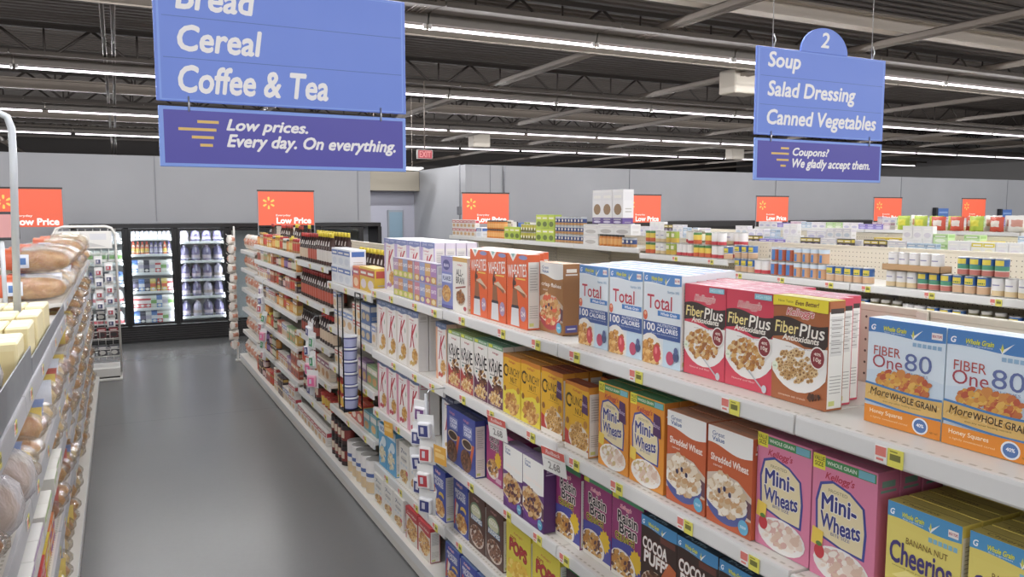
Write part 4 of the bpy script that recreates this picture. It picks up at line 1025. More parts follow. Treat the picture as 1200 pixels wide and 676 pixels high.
def mix(keys, X, z, y0, y1, where, deep=1, layers=1, gap=.004, rz=-PI/2, end='from coolers', s=1, seed=0, hmax=9):
    """a shelf run of small groups of facings taken in turn from keys, from y0 down to y1"""
    r = random.Random(seed); y = y0; n = 0
    while True:
        kx = keys[n % len(keys)]; d = DESC[kx]; k = r.choice((2, 2, 3))
        if y - k*(d[3] + gap) < y1: k = int((y - y1)/(d[3] + gap))
        if k < 1: break
        for i in range(k):
            for l in range(1 if layers*d[4] + .004 > hmax else layers if (layers < 2 or r.random() > .25) else 1):
                for j in range(deep):
                    lab = '%s %s%s of %s group, %s' % (nth(i), ('', 'raised ', 'topmost ')[l], d[0], nth(n), where)
                    if j: lab = '%s%s behind the %s of group %s, %s' % (('', 'raised ', 'topmost ')[l], d[0], nth(i), nth(n), where)
                    set_one(kx, X + s*(d[5]/2 + r.uniform(0, .008) + j*(d[5] + .01)), y - (d[3] + gap)*(i + .5), z + l*(d[4] + .0008), rz, lab, d[0] + ', ' + where)
        y -= k*(d[3] + gap) + .004; n += 1
can('blue', .0375, .112, [(.42, '#c8a27e'), (.46, '#e3dfd4'), (1, '#2b5a9c')], 'blue topped bean can', [('#dcc63f', .75, .52, .86), ('#3a6b3a', .6, .58, .66)])
can('green', .0375, .112, [(.3, '#b9655a'), (.34, '#e8e2d8'), (.6, '#3f8a6a'), (1, '#2b5a9c')], 'green banded bean can', [('#dcc63f', .75, .62, .9)])
can('chili', .0375, .112, [(.86, '#a4492e'), (1, '#c4d0dc')], 'rust chili can', [('#3f70b0', .5, .1, .8)])
can('tan', .0375, .112, [(.72, '#c69468'), (1, '#c4d4e0')], 'tan gravy can', [('#3f70b0', .3, .1, .6)])
can('white', .0375, .112, [(.3, '#d2b98c'), (1, '#e2e0de')], 'white store bean can', [('#7d7aa0', .6, .58, .64)])
can('corn', .0375, .112, [(.35, '#c9542e'), (.8, '#e3c24a'), (1, '#3f7a3a')], 'yellow corn can with red foot')
can('redw', .0375, .112, [(.28, '#b83038'), (1, '#e6e2de')], 'white soup can with red foot')
can('lime', .0375, .112, [(.4, '#c9a23a'), (1, '#93a83a')], 'lime pea can', [('#e6e0c4', .6, .5, .8)])
can('navy', .034, .1, [(.3, '#c08a52'), (.8, '#2c3f78'), (1, '#b9c0c8')], 'navy labelled small can', [('#dcd6c8', .5, .45, .7)])
can('olive', .034, .1, [(.5, '#6b6a34'), (1, '#b9b03f')], 'olive tinted small can', [('#e6e0c4', .5, .3, .6)])
can('coffee', .052, .16, [(.2, '#2a1d1a'), (.75, '#7a2a26'), (1, '#1f1a1a')], 'dark red coffee can', [('#d8c9b0', .7, .35, .7)], rim='#2a2624')
can('oats', .062, .235, [(.35, '#d8bd92'), (.5, '#e8e5e0'), (.62, '#4a5f9a'), (1, '#e8e5e0')], 'white oatmeal drum', rim='#e2e0dc')
jar('jam', .036, .11, '#c9b04a', '#5a2436', '#d8b8b0', 'dark jam jar with gold lid'); jar('peanut', .042, .135, '#b83030', '#a5713e', '#c4412f', 'peanut butter jar with red lid', .2)
jar('honey', .034, .14, '#dfc936', '#b8752a', '#d8c46a', 'amber honey jar with yellow lid'); jar('pickle', .036, .12, '#c8c4bc', '#6b6440', '#cfcdb0', 'sauce jar with grey lid')
jar('orange', .034, .12, '#4a4a4a', '#cf7a2a', '#e0a35a', 'orange relish jar'); jar('grape', .036, .12, '#4a3a70', '#3a2438', '#8a6aa0', 'purple jelly jar with violet lid')
bottle('syrup', .04, .255, '#a82f2c', '#33201a', '#b8503a', 'dark syrup bottle with red cap'); bottle('syrupy', .04, .27, '#dfc52f', '#3a211c', '#d8d2c8', 'dark syrup bottle with yellow cap')
bottle('syrupw', .042, .25, '#c9342f', '#2d1f1f', '#cdb79a', 'dark syrup bottle with cream label'); bottle('molass', .036, .21, '#2a2624', '#2a1c18', '#8a3a2c', 'black syrup bottle with brick label')
pack('cupw', .19, .135, .12, '#e0e2e6', '#3a5fa8', '#cfd4dc', 'white and blue cup pack'); pack('cupr', .17, .16, .1, '#d9703a', '#b8485a', '#e8c9a0', 'orange and rose snack box'); pack('cupy', .19, .17, .1, '#dcb63a', '#c04a3a', '#d9ccd4', 'yellow and red snack box')
pack('tart', .17, .15, .09, '#e3ddd6', '#6a8ac0', '#c9a070', 'white toaster pastry box'); pack('tartr', .16, .15, .09, '#b8402f', '#e0b03a', '#e3d2c0', 'red toaster pastry box'); pack('mix', .15, .17, .06, '#d8c7b0', '#8a4a6a', '#b9824a', 'cream pancake mix box'); pack('teal', .15, .14, .07, '#6aa0a8', '#e0dcd0', '#d0a060', 'teal baking mix box')
pack('gelat', .09, .09, .03, '#d9a32f', '#c9452f', '#e6d9a0', 'small orange dessert box'); pack('dess', .09, .09, .03, '#b8485a', '#e3dfd6', '#d98a9a', 'small red dessert box'); pack('noodle', .14, .12, .07, '#d9d4cc', '#b8303a', '#c9a06a', 'white noodle box with red band')
tub('cup', .055, .085, '#45488c', '#a4a9cc', '#dcdde0', 'navy frosting tub with pale lid'); tub('redtub', .05, .11, '#c4382f', '#e0b84a', '#b03028', 'red and gold coffee tub')
# section with the tub dispenser
D = 'tub section'
stock('cupw', 1.52, 1.506, 6.33, 3, D + ', top', layers=2); y = stock('cupr', 1.53, 1.506, 5.74, 1, D + ', top'); stock('cupy', 1.53, 1.506, 5.55, 2, D + ', top')
stock('syrupy', 1.72, 1.506, 6.34, 13, D + ', back row', gap=.012)
for i_, (c1, c2, c3, ds) in enumerate([('#d9cfc4', '#7a8ab8', '#c9a878', 'beige snack box with slate band'), ('#b5563f', '#e3c9a0', '#7a3a2c', 'brick snack box with sand band'), ('#c9a04a', '#8a4a34', '#e3d4a8', 'mustard mix box with brown band'), ('#7f9a6a', '#e0d8c0', '#c98a4a', 'sage mix box with cream band'), ('#8a6a8f', '#d9c8d4', '#c9a05a', 'mauve mix box with pale band'), ('#4f6a9a', '#dcd8d0', '#c9b48a', 'slate blue mix box'), ('#e0d8c8', '#b8443a', '#d8b070', 'cream box with brick band'), ('#3a2e30', '#b8923f', '#7a5a4a', 'near-black dessert box')]):
    pack('v%d' % i_, (.1, .12, .11, .13, .1, .12, .11, .09)[i_], (.14, .13, .15, .14, .15, .13, .12, .1)[i_], .06, c1, c2, c3, ds)
mix(['v0', 'tart', 'v6', 'v5'], 1.53, 1.156, 6.33, 5.14, D + ', second shelf', layers=2, seed=1, hmax=.29); mix(['v6', 'v1', 'v0', 'v4', 'v3'], 1.53, .849, 6.33, 5.14, D + ', third shelf', layers=2, seed=2, hmax=.25)
stock('redtub', 1.53, .506, 6.32, 4, D + ', fourth shelf', layers=2, deep=2); stock('tartr', 1.53, .506, 5.86, 2, D + ', fourth shelf'); stock('teal', 1.53, .506, 5.5, 2, D + ', fourth shelf')
stock('coffee', 1.47, .116, 6.3, 4, D + ', deck', layers=2); stock('coffee', 1.6, .116, 6.3, 4, D + ', deck rear'); stock('oats', 1.47, .116, 5.82, 5, D + ', deck')
# wire dispenser of frosting tubs standing at the joint
r = empty('hanging_tub_dispenser', (1.4, 5.35, .0)); tag(r, 'black wire dispenser hung on the shelf, holding navy frosting tubs', 'dispenser')
b = MB(); WB = M('#1c1a1a', .4, .4)
for dx, dy in ((-.062, .064), (-.062, -.064), (.062, .064), (.062, -.064)): b.tube([(dx, dy, .69), (dx, dy, 1.5)], .005, WB, 8)
b.tube([(-.062, .064, 1.5), (-.062, -.064, 1.5)], .005, WB, 6); b.tube([(.062, .064, 1.5), (.062, -.064, 1.5)], .005, WB, 6); b.build('wire_frame', r)
b = MB(); b.box(-.062, -.064, .69, .062, .064, .698, WB); b.box(.06, -.064, 1.46, .086, .064, 1.47, WB); b.build('tray', r)
for i in range(6): set_one('cup', 1.4, 5.35, .6985 + .0858*i, 0, '%s navy frosting tub from the bottom of the wire dispenser' % nth(i), 'navy frosting tubs')
# syrup section
E_ = 'syrup section'
stock('syrupw', 1.52, 1.616, 7.6, 4, E_ + ', top', gap=.006); stock('syrup', 1.52, 1.616, 7.24, 4, E_ + ', top', gap=.006); stock('syrupy', 1.52, 1.616, 6.9, 6, E_ + ', top', gap=.006); stock('syrupy', 1.66, 1.616, 7.6, 12, E_ + ', top rear', gap=.02)
stock('syrup', 1.52, 1.281, 7.6, 14, E_ + ', second shelf', gap=.008); stock('syrup', 1.61, 1.281, 7.56, 13, E_ + ', second shelf rear', gap=.008)
stock('molass', 1.52, .941, 7.6, 8, E_ + ', third shelf', gap=.008); stock('syrupw', 1.53, .941, 6.9, 6, E_ + ', third shelf', gap=.006)
stock('peanut', 1.52, .646, 7.6, 7, E_ + ', fourth shelf', layers=1); stock('mix', 1.52, .646, 6.95, 3, E_ + ', fourth shelf')
stock('coffee', 1.52, .381, 7.6, 6, E_ + ', fifth shelf'); stock('redtub', 1.53, .381, 6.9, 5, E_ + ', fifth shelf', layers=1); stock('noodle', 1.47, .116, 7.6, 8, E_ + ', deck')
# two jam sections
JW_ = {1.66: 'seventh', 1.48: 'sixth', 1.275: 'fifth', 1.055: 'fourth', .75: 'third', .42: 'second', .117: 'lowest'}
for q_, (nme, y0, y1) in enumerate((('near jams', 8.88, 7.68), ('far jams', 10.12, 8.94))):
    for p_, lev in enumerate(LV[6] + [.117]):
        ks = [['honey', 'peanut', 'pickle', 'orange'], ['jam', 'pickle', 'orange', 'grape'], ['peanut', 'v7', 'jam', 'v1'], ['orange', 'v2', 'peanut', 'gelat'], ['v1', 'v0', 'v3', 'v2'], ['noodle', 'v6', 'v4', 'v1'], ['v6', 'v7', 'v0', 'noodle']][(p_ + 3*q_) % 7]
        mix(ks, 1.52 if lev > .2 else 1.47, lev + .001, y0, y1, '%s, %s shelf up' % (nme, JW_[lev]) if lev > .2 else nme + ', lowest shelf', layers=2 if lev in (.75, .42, .117) else 1, hmax={.75: .25, .42: .275, .117: .25}.get(lev, 9), seed=10 + p_ + 7*q_)
mix(['syrup', 'honey', 'syrupy'], 1.64, 1.661, 8.85, 7.7, 'near jams, top rear', gap=.012, seed=31); mix(['syrup', 'v1', 'syrupw'], 1.66, 1.661, 10.08, 8.95, 'far jams, top rear', gap=.03, seed=32)
# ------------------------------------------------------------------ the soup aisle shelving beyond, and the tops of the ones after it
LV2 = [[1.56, 1.345], [1.56, 1.345], [1.56, 1.345], [1.655, 1.3], [1.7, 1.35], [1.7, 1.35], [1.7, 1.35], [1.7, 1.35]]
Y2 = [1.42, 2.66, 3.9, 5.15, 6.41, 7.66, 8.91, 10.16, 11.4]
for i in range(8): unit('soup aisle shelving section, %s from the cooler end' % nth(7-i), Y2[i], Y2[i+1], 4.57, 5.06, LV2[i], 1.8, 4.5, tagstep=.42 if i < 4 else 0, group='shelving along the soup aisle')
G = 'soup aisle shelf'
def soup(key, y0, n, layers=1, z=1.561, deep=1, w=''): return stock(key, 4.6, z, y0, n, G + w, layers=layers, deep=deep)
y = soup('blue', 5.13, 3, 2); y = soup('redw', y, 2, 1); y = soup('chili', y - .02, 3, 2); y = soup('tan', y, 4, 2); y = soup('blue', y, 4, 1, w=' past the gravy cans'); 
y = soup('blue', y, 1, 1, w=' by the tray'); y = soup('white', 3.66, 3, 1); y = soup('green', y, 3, 1); y = soup('blue', y, 3, 1, w=' after the green cans'); soup('white', y - .01, 7, 1, w=' near the camera')
y = soup('green', 3.16, 4, 1, 1.674, 1, ' upper, over the blue cans')
r = MB(); r.box(4.585, 3.24, 1.6755, 4.7, 3.66, 1.678, P('#b98f62')); r.box(4.585, 3.24, 1.675, 4.589, 3.66, 1.715, P('#b98f62')); r.box(4.696, 3.24, 1.675, 4.7, 3.66, 1.715, P('#b98f62')); r.box(4.585, 3.656, 1.675, 4.7, 3.66, 1.715, P('#b98f62')); r.box(4.585, 3.24, 1.675, 4.7, 3.244, 1.715, P('#b98f62'))
tag(r.build('cardboard_tray', at=(4.64, 3.45, 1.6755)), 'cardboard tray round the upper white bean cans', 'tray')
stock('white', 4.601, 1.6795, 3.652, 5, 'cardboard tray')
mix(['pickle', 'blue', 'pickle', 'white', 'green'], 4.6, 1.346, 5.1, 2.0, 'under the soup aisle shelf', gap=.012, seed=71)
mix(['corn', 'white', 'lime', 'redw', 'corn', 'redw', 'blue'], 4.6, 1.656, 6.39, 5.17, G + ', joint', layers=2, deep=1, seed=41)
mix(['white', 'redw', 'pickle', 'white'], 4.78, 1.656, 6.39, 5.17, G + ', joint rear', layers=2, seed=42)
F_ = 'far soup shelf'
pack('tallw', .19, .29, .13, '#e6e4e2', '#e0dede', '#8a6a44', 'tall white cracker box'); pack('plumb', .19, .06, .13, '#5a3f86', '#4a3a80', '#d0cce0', 'plum striped low box'); pack('limeb', .15, .16, .1, '#a9bf3f', '#c9d24a', '#5a6a2a', 'lime green soup box'); pack('wtray', .3, .11, .12, '#e3e1de', '#d8d4d4', '#b9b4b0', 'plain white can tray')
y = stock('orange', 4.6, 1.701, 10.1, 8, F_, layers=2); y = stock('limeb', 4.6, 1.701, y, 3, F_); y = stock('olive', 4.6, 1.701, y, 6, F_, layers=2); yl = y; y = stock('limeb', 4.6, 1.701, y, 3, F_ + ' by the navy cans'); stock('limeb', 4.6, 1.8625, yl, 3, F_ + ' raised tier')
y = stock('navy', 4.6, 1.701, y, 9, F_, layers=3); y = stock('wtray', 4.6, 1.701, y, 1, F_); y2 = y; y = stock('orange', 4.6, 1.701, y, 6, F_ + ' under the white boxes', layers=1); stock('navy', 4.6, 1.701, y, 3, F_ + ' by the joint')
stock('wtray', 4.6, 1.8122, y2 + .3, 1, F_ + ' middle tier'); stock('wtray', 4.6, 1.8225, y2, 2, F_ + ' raised tier'); stock('plumb', 4.6, 1.9345, y2 + .12 - .0, 3, F_ + ' tier under the tall boxes'); stock('tallw', 4.6, 1.996, y2 + .12, 3, F_ + ' topmost tier')
y = stock('noodle', 4.6, 1.701, 11.35, 6, 'end of the soup shelf', layers=2); stock('cupw', 4.6, 1.701, 11.35 - .9, 1, 'end of the soup shelf')
mix(['white', 'redw', 'v6', 'white', 'olive'], 4.66, 1.351, 10.1, 6.43, 'under the far soup shelf', seed=43)
mix(['redw', 'pickle', 'white', 'olive', 'lime'], 4.78, 1.701, 10.1, 7.7, 'far soup shelf rear', layers=2, seed=44)
for k, (xf, lab, lv) in enumerate(((7.65, 'third shelving run', 1.62), (10.7, 'fourth shelving run', 1.78), (13.75, 'fifth shelving run', 1.74), (16.8, 'sixth shelving run', 1.76))):
    for i, (a, c) in enumerate(((4.0, 6.44), (6.45, 8.89), (8.9, 11.35))): unit('%s, %s stretch from the cooler end' % (lab, nth(2-i)), a, c, xf, xf + .49, [lv], lv + (.18 if k == 0 else .06), xf - .05, group='shelving runs past the soup aisle')
pack('rx', .12, .14, .07, '#e6e4e0', '#e0dedc', '#cfcad0', 'white medicine box with plum edge'); pack('rxy', .12, .14, .07, '#e6e4dc', '#d8c63a', '#e6e0c0', 'white medicine box with yellow band'); pack('dark', .1, .12, .07, '#3a3238', '#c9b23a', '#8a7a8a', 'small dark remedy box'); pack('pale', .12, .12, .09, '#dedbd8', '#c9c4cc', '#b9c0c8', 'pale lidded wipes box')
pack('roll', .15, .1, .12, '#e2dfe0', '#cfcbd6', '#b8b4cc', 'white wrapped paper pack', 'paper_pack', 'paper pack'); pack('violet', .15, .08, .12, '#8a7cc4', '#6a58b0', '#b8b0dc', 'violet wrapped tissue pack', 'paper_pack', 'paper pack'); pack('rose', .12, .11, .12, '#dcd2d6', '#b98aa8', '#e6d9dc', 'rose printed paper pack', 'paper_pack', 'paper pack')
pack('mint', .17, .1, .12, '#b9d49a', '#8fb86a', '#e0e8d0', 'mint green pack', 'paper_pack', 'paper pack'); pack('gold', .18, .07, .12, '#e3c92f', '#c9a52a', '#efe6b0', 'yellow flat carton'); pack('sky', .11, .1, .08, '#b8c8d8', '#8aa0b8', '#e0e4e8', 'pale blue care box'); pack('plumx', .12, .14, .07, '#e3e1e0', '#e0dedc', '#dcd6dc', 'white medicine box with plum side')
mix(['plumx', 'rxy', 'plumx', 'rx', 'rxy'], 7.68, 1.621, 5.36, 4.02, 'third run', seed=51); mix(['gold', 'mint', 'gold', 'sky', 'gold'], 7.9, 1.621 + .18 if 0 else 1.8007, 5.9, 4.02, 'third run, on the top ledge', seed=52) if 0 else None
mix(['dark', 'pale', 'sky', 'dark', 'rx', 'rxy'], 7.68, 1.621, 6.4, 5.4, 'third run', seed=53); mix(['gold', 'rx', 'mint', 'gold', 'sky'], 7.85, 1.621, 6.4, 4.02, 'third run rear', layers=2, seed=54)
mix(['dark', 'pale', 'dark', 'violet', 'rx'], 7.68, 1.621, 8.86, 6.5, 'third run, second stretch', seed=55); mix(['pale', 'roll', 'sky', 'rx', 'roll'], 7.87, 1.621, 8.86, 6.5, 'third run rear, second stretch', layers=2, seed=56)
mix(['pale', 'sky', 'roll', 'plumx', 'dark'], 7.68, 1.621, 11.3, 8.95, 'third run, cooler stretch', layers=2, seed=57)
mix(['roll', 'violet', 'rose', 'sky', 'roll', 'mint'], 10.75, 1.781, 11.3, 8.42, 'fourth run', seed=58); mix(['gold', 'mint', 'sky', 'gold', 'roll'], 10.72, 1.781, 6.4, 4.02, 'fourth run by the frame edge', seed=63)
mix(['rose', 'roll', 'mint', 'violet', 'sky'], 13.8, 1.741, 11.3, 4.1, 'fifth run', layers=2, seed=59)
mix(['roll', 'sky', 'violet', 'rose', 'mint'], 16.85, 1.761, 11.3, 4.1, 'sixth run', layers=2, seed=60)

# ------------------------------------------------------------------ wrapped bread
def blob_mesh(name, L, W, H, m, lumps=0, rows=1, tail=False, grow=0.0, rough=0.0, seed=1, nu=22, nv=18, p=2.6):
    """rounded loaf lying along x, base on z = 0; tail: the +x end is gathered into a twisted neck"""
    r = random.Random(seed); b = MB(); Wh, Hh = W/2 + grow, H/2 + grow; ph = [r.random()*6 for _ in range(6)]
    for i in range(nu + 1):
        t = i/nu; x = (t - .5)*(L + 2*grow); e = abs(2*t - 1)
        k = max(.04, (1 - e**p)**(1/p)) if 0 < i < nu else .04
        if tail:
            x = -L/2 - grow + t*(L + 2*grow + .07)
            u = (x + L/2)/L
            if u > .93: k = max(.13, .75 - (u-.93)*5) if u < 1.08 else .13 + (u - 1.08)*2.2
            else: k = max(.2, min(1, (1 - abs(2*u - 1)**p)**(1/p) if abs(2*u-1) < 1 else .2)); k = max(k, .72 if u > .5 else k)
        for j in range(nv):
            a = 2*PI*j/nv; c, s_ = math.cos(a), math.sin(a)
            q = 2.4
            rr = (abs(c)**q + abs(s_)**q)**(-1/q)
            f = 1.0
            if lumps: f *= .9 + .1*abs(math.sin(PI*lumps*t))
            if rows > 1: f *= .93 + .07*abs(math.cos(rows*a*.5))
            f *= 1 + rough*(math.sin(9*t*lumps if lumps else 17*t + 3*a + ph[0]) * .4 + math.sin(23*t - 5*a + ph[1])*.35 + math.sin(7*a + ph[2] + 11*t)*.35 + r.uniform(-.5, .5))
            z = Hh*k*rr*s_*f
            b.v.append((x, Wh*k*rr*c*f, max(-Hh, z) + Hh - (grow if grow else 0)*.0))
    for i in range(nu):
        for j in range(nv):
            j2 = (j+1) % nv
            b.face((i*nv+j, i*nv+j2, (i+1)*nv+j2, (i+1)*nv+j), m, True)
    b.face(list(range(nv))[::-1], m); b.face([nu*nv+j for j in range(nv)], m)
    return b.mesh(name)
BAGS = {}
def bag(key, L, W, H, m, lumps, rows, cols, desc, film_m=FILM, seed=1):
    bread = blob_mesh('bread', L*.94, W*.92, H*.9, m, lumps, rows, seed=seed)
    wrap = blob_mesh('bread_bag', L, W, H, film_m, 0, 1, key != 'crinkle', .006, .055 if key != 'crinkle' else .1, seed + 50, 30, 22)
    labs = []
    for c, x0, x1, a0, a1 in cols:      # printed patches wrapped round the bag
        if a0 < -.7: a0, a1 = a0 + 1.75, a1 + 1.75
        a0 = max(a0, -.55)
        lb = MB(); labs.append(lb)
        ns = 6 if a1 - a0 < 2 else 14
        for i in range(ns):
            t0 = a0 + (a1-a0)*i/ns; t1 = a0 + (a1-a0)*(i+1)/ns
            def q(x, t):
                cc, ss = math.cos(t), math.sin(t); rr = (abs(cc)**2.4 + abs(ss)**2.4)**(-1/2.4)
                return (x, (W/2+.012)*rr*cc, (H/2+.012)*rr*ss + H/2)
            lb.poly([q(L*x0, t0), q(L*x1, t0), q(L*x1, t1), q(L*x0, t1)], P(c))
    clip = MB(); clip.box(L/2 + .012, -.011, H/2 - .009, L/2 + .018, .011, H/2 + .011, P('#e6e2da'), .002)
    BAGS[key] = (wrap, bread, [q.mesh('bag_label') for q in labs], clip.mesh('closure_tag'), desc, L, W, H)
def put_bag(key, x, y, z, rz, label, group=None, parts=True):
    wrap, bread, lab, clip, desc, L, W, H = BAGS[key]
    o = bpy.data.objects.new('bread_bag', wrap); COL.objects.link(o); o.location = (x, y, z + .003); o.rotation_euler = (0, 0, rz + PI); tag(o, label, 'bread', group)
    for me, nme in [(bread, 'bread')] + [(q, 'bag_label') for q in lab] + [(clip, 'closure_tag')]:
        if (not parts or key == 'crinkle') and nme != 'bread': continue
        c = bpy.data.objects.new(nme, me); COL.objects.link(c); c.parent = o
        if nme == 'bread': c.location = (0, 0, H*.04)
    return o
bag('sliced', .42, .15, .15, CRUST, 0, 1, [('#d8dde6', .08, .3, -2.2, -1.2), ('#c9522e', .3, .4, -2.6, -.9), ('#3f6aa8', .12, .26, -1.95, -1.45), ('#e3dfda', .05, .16, -3.0, -2.3), ('#cf5a30', .2, .4, .5, 1.9)], 'sliced golden loaf in a clear bag with blue label', seed=3)
bag('pale', .42, .15, .14, CRUSTL, 2, 1, [('#2c2a2e', .12, .28, -2.0, -1.2), ('#d8d2c4', .14, .26, -1.75, -1.5), ('#e8dfc8', -.3, .1, .9, 2.1)], 'pale yellow loaf in a clear bag with black label', seed=5)
bag('rolls', .38, .2, .1, CRUST, 4, 2, [('#c9452e', -.35, .3, .5, 2.5), ('#e8e2dc', .1, .3, 1.0, 1.8), ('#d9583a', -.3, .35, -1.9, -1.2)], 'bag of rolls with a red printed band', seed=7)
bag('brown', .38, .12, .12, CRUSTD, 0, 1, [('#e3dccf', -.1, .2, .8, 2.2), ('#7a4a9a', .22, .34, .6, 2.4), ('#d9cfbf', .1, .3, -2.0, -1.2)], 'brown loaf in a clear bag with white label', seed=9)
bag('buns', .3, .2, .085, CRUST, 3, 2, [('#d9a92f', -.2, .1, .9, 2.2), ('#b8402f', .15, .3, .7, 2.3), ('#e2d8c8', .1, .3, -2.0, -1.2)], 'bag of buns with a yellow label', seed=11)
bag('white', .4, .14, .14, CRUSTL, 0, 1, [('#dfe3ec', -.42, .1, -.3, 2.0), ('#3f57a4', -.1, .2, .9, 2.2), ('#c23a44', .2, .34, .5, 2.5), ('#3f57a4', .0, .2, -2.0, -1.3)], 'white and blue printed bread bag', seed=13)
bag('redp', .36, .12, .115, CRUST, 0, 1, [('#b5594c', -.4, -.24, -.3, 2.0), ('#e6d8b8', -.1, .2, .6, 2.3), ('#b5594c', .2, .3, -.4, 2.2)], 'red ended printed bread bag', seed=19)
bag('bluep', .36, .12, .115, CRUSTL, 0, 1, [('#8294c0', -.38, -.26, -.3, 1.8), ('#e3e2e0', -.1, .25, .3, 2.5)], 'blue ended printed bread bag', seed=21)
bag('yellow', .34, .12, .11, CRUST, 0, 1, [('#d8bb5a', -.42, .1, -.3, 1.9), ('#b83a2c', -.1, .15, .9, 2.2), ('#f0e6d0', .0, .2, -2.0, -1.3)], 'yellow printed bread bag', seed=15)
bag('crinkle', .34, .24, .2, CRUST, 3, 2, [('#dcd6d2', .1, .25, .9, 1.6)], 'big crinkled clear bag of rolls', FILMG, seed=17)
XL, XLB = -.31, -.82
SIDE = 'from the far end'
YL = [1.9, 3.13, 4.35, 5.57, 6.8, 8.02, 9.25, 10.48]
LVL = [[1.43, 1.07, .85, .5]]*3 + [[1.5, 1.2, .94, .67, .4]]*4
for i in range(7):
    near = i < 3
    unit('bread aisle shelving section, %s from the wire rack end' % nth(6-i), YL[i], YL[i+1], XL, XLB, LVL[i], 1.44 if near else 1.62, -.275, M('#b9b9bc', .35), tagstep=.45 if i < 3 else .8, rail_h=.075 if near else .05, group='shelving along the bread aisle')
# grey fence along the tray shelf, its near stretch taller
for y0, y1, h, lab in ((1.95, 3.5, .12, 'tall grey fence strip along the cream carton shelf'), (3.52, 5.56, .07, 'low grey fence strip running to the bread shelf')):
    b = MB(); b.box(-.322, y0, 1.4312, -.317, y1, 1.4306 + h, M('#7d8084', .45), .001); b.box(-.326, y0, 1.4312, -.3225, y1, 1.44, M('#7d8084', .45))
    for yy in (y0 + .02, (y0+y1)/2, y1 - .02): b.box(-.325, yy-.006, 1.4312, -.3222, yy+.006, 1.43 + h*.8, M('#6d7074', .45))
    tag(b.build('shelf_fence', at=(-.34, (y0+y1)/2, 1.4306)), lab, 'shelf fence')
# cream cartons standing in rows on the tray shelf
cb = MB(); cb.box(-.041, -.13, 0, .041, .13, .178, M('#e6d9ab', .5), .006)
cb.box(-.036, -.12, .1781, .036, .12, .1792, M('#e9dfb8', .5)); cb.box(-.038, -.002, .1793, .038, .002, .1797, M('#cdbf8c', .5)); cb.box(-.03, -.1303, .02, .03, -.13, .15, M('#e0d09c', .5))
CREAM = cb.mesh('cream_carton')
for i, y in enumerate((3.33, 3.72, 4.12, 4.5)):
    for j in range(5):
        o = bpy.data.objects.new('cream_carton', CREAM); COL.objects.link(o); o.location = (-.372 - .087*j, y + R.uniform(-.015, .015), 1.4312); o.rotation_euler = (0, 0, R.uniform(-.02, .02))
        tag(o, 'plain cream carton, %s in from the aisle, %s cross row from the camera' % (nth(j), nth(i)), 'carton', 'cream cartons on the tray shelf')
# crinkled bags in front of the cartons
put_bag('crinkle', -.52, 2.93, 1.4335, .2, 'silvery crinkled clear bag before the cream cartons'); put_bag('crinkle', -.53, 2.62, 1.4335, .1, 'second silvery crinkled bag, closer to the frame edge')
# top shelf loaves lying across the shelf
kinds = ['sliced', 'white', 'pale', 'sliced', 'white', 'rolls', 'brown', 'rolls', 'sliced', 'pale', 'rolls', 'white', 'sliced', 'rolls', 'rolls', 'sliced']
y = 5.71
for i, kx in enumerate(kinds):
    W = BAGS[kx][6] + .025
    for l in range(2 if kx in ('white', 'rolls', 'pale') or i > 5 else 1):
        k2 = kx if l == 0 else ['pale', 'sliced', 'rolls'][i % 3]
        if l and BAGS[k2][6] > W: k2 = 'sliced'
        put_bag(k2, -.503 + R.uniform(-.012, .012), y + W/2, 1.503 + l*(BAGS[kx][7] + .015), R.uniform(-.05, .05), '%s, %s %s from the cream cartons on the top bread shelf' % (BAGS[k2][4], nth(i), ('down', 'stacked on top')[l]) if 0 else '%s, %s place from the cream cartons, %s' % (BAGS[k2][4].split(' in a clear')[0].split(' with')[0], nth(i), ('top bread shelf', 'upper tier')[l]), 'loaves on the top bread shelf')
    y += W + .1
# lower bread shelves
def fill_left(sec, lev, z, kinds_, where):
    y = YL[sec] + .05; i = 0
    while y < YL[sec+1] - .12:
        kx = kinds_[i % len(kinds_)]; W = BAGS[kx][6] + .03; L = BAGS[kx][5]
        if y + W > YL[sec+1]: break
        put_bag(kx, XL - .0 - L/2 + .01 + R.uniform(-.012, .012), y + W/2, z + .003, R.uniform(-.06, .06), '%s, %s from the camera, %s' % (BAGS[kx][4].split(' in a clear')[0].split(' with')[0], nth(i), where), 'bread bags on %s' % where, parts=sec < 4)
        y += W + .01; i += 1
seqs = [['brown', 'redp', 'buns', 'sliced'], ['buns', 'sliced', 'white', 'brown'], ['yellow', 'bluep', 'buns', 'sliced'], ['white', 'brown', 'yellow', 'redp'], ['yellow', 'yellow', 'bluep', 'white', 'sliced']]
secname = ['closest bread section', 'second bread section', 'third bread section', 'fourth bread section', 'fifth bread section', 'sixth bread section', 'last bread section']
for sec in range(1, 7):
    for lev, z in enumerate(LVL[sec]):
        if lev == 0: continue
        if sec == 1 and lev > 1: continue
        fill_left(sec, lev, z, seqs[(sec + lev) % 5], '%s, %s shelf' % (secname[sec], nth(lev)))
    if sec > 1: fill_left(sec, 9, .116, seqs[(sec*2) % 5], '%s, deck' % secname[sec])
put_bag('crinkle', -.45, 3.0, 1.073, .15, 'big crinkled clear bag of rolls under the fence shelf'); put_bag('crinkle', -.46, 2.72, 1.073, .1, 'big crinkled roll bag under the fence shelf, at the frame edge')
put_bag('brown', -.5, 2.52, 1.073, .1, 'brown loaf at the frame edge under the tray shelf')
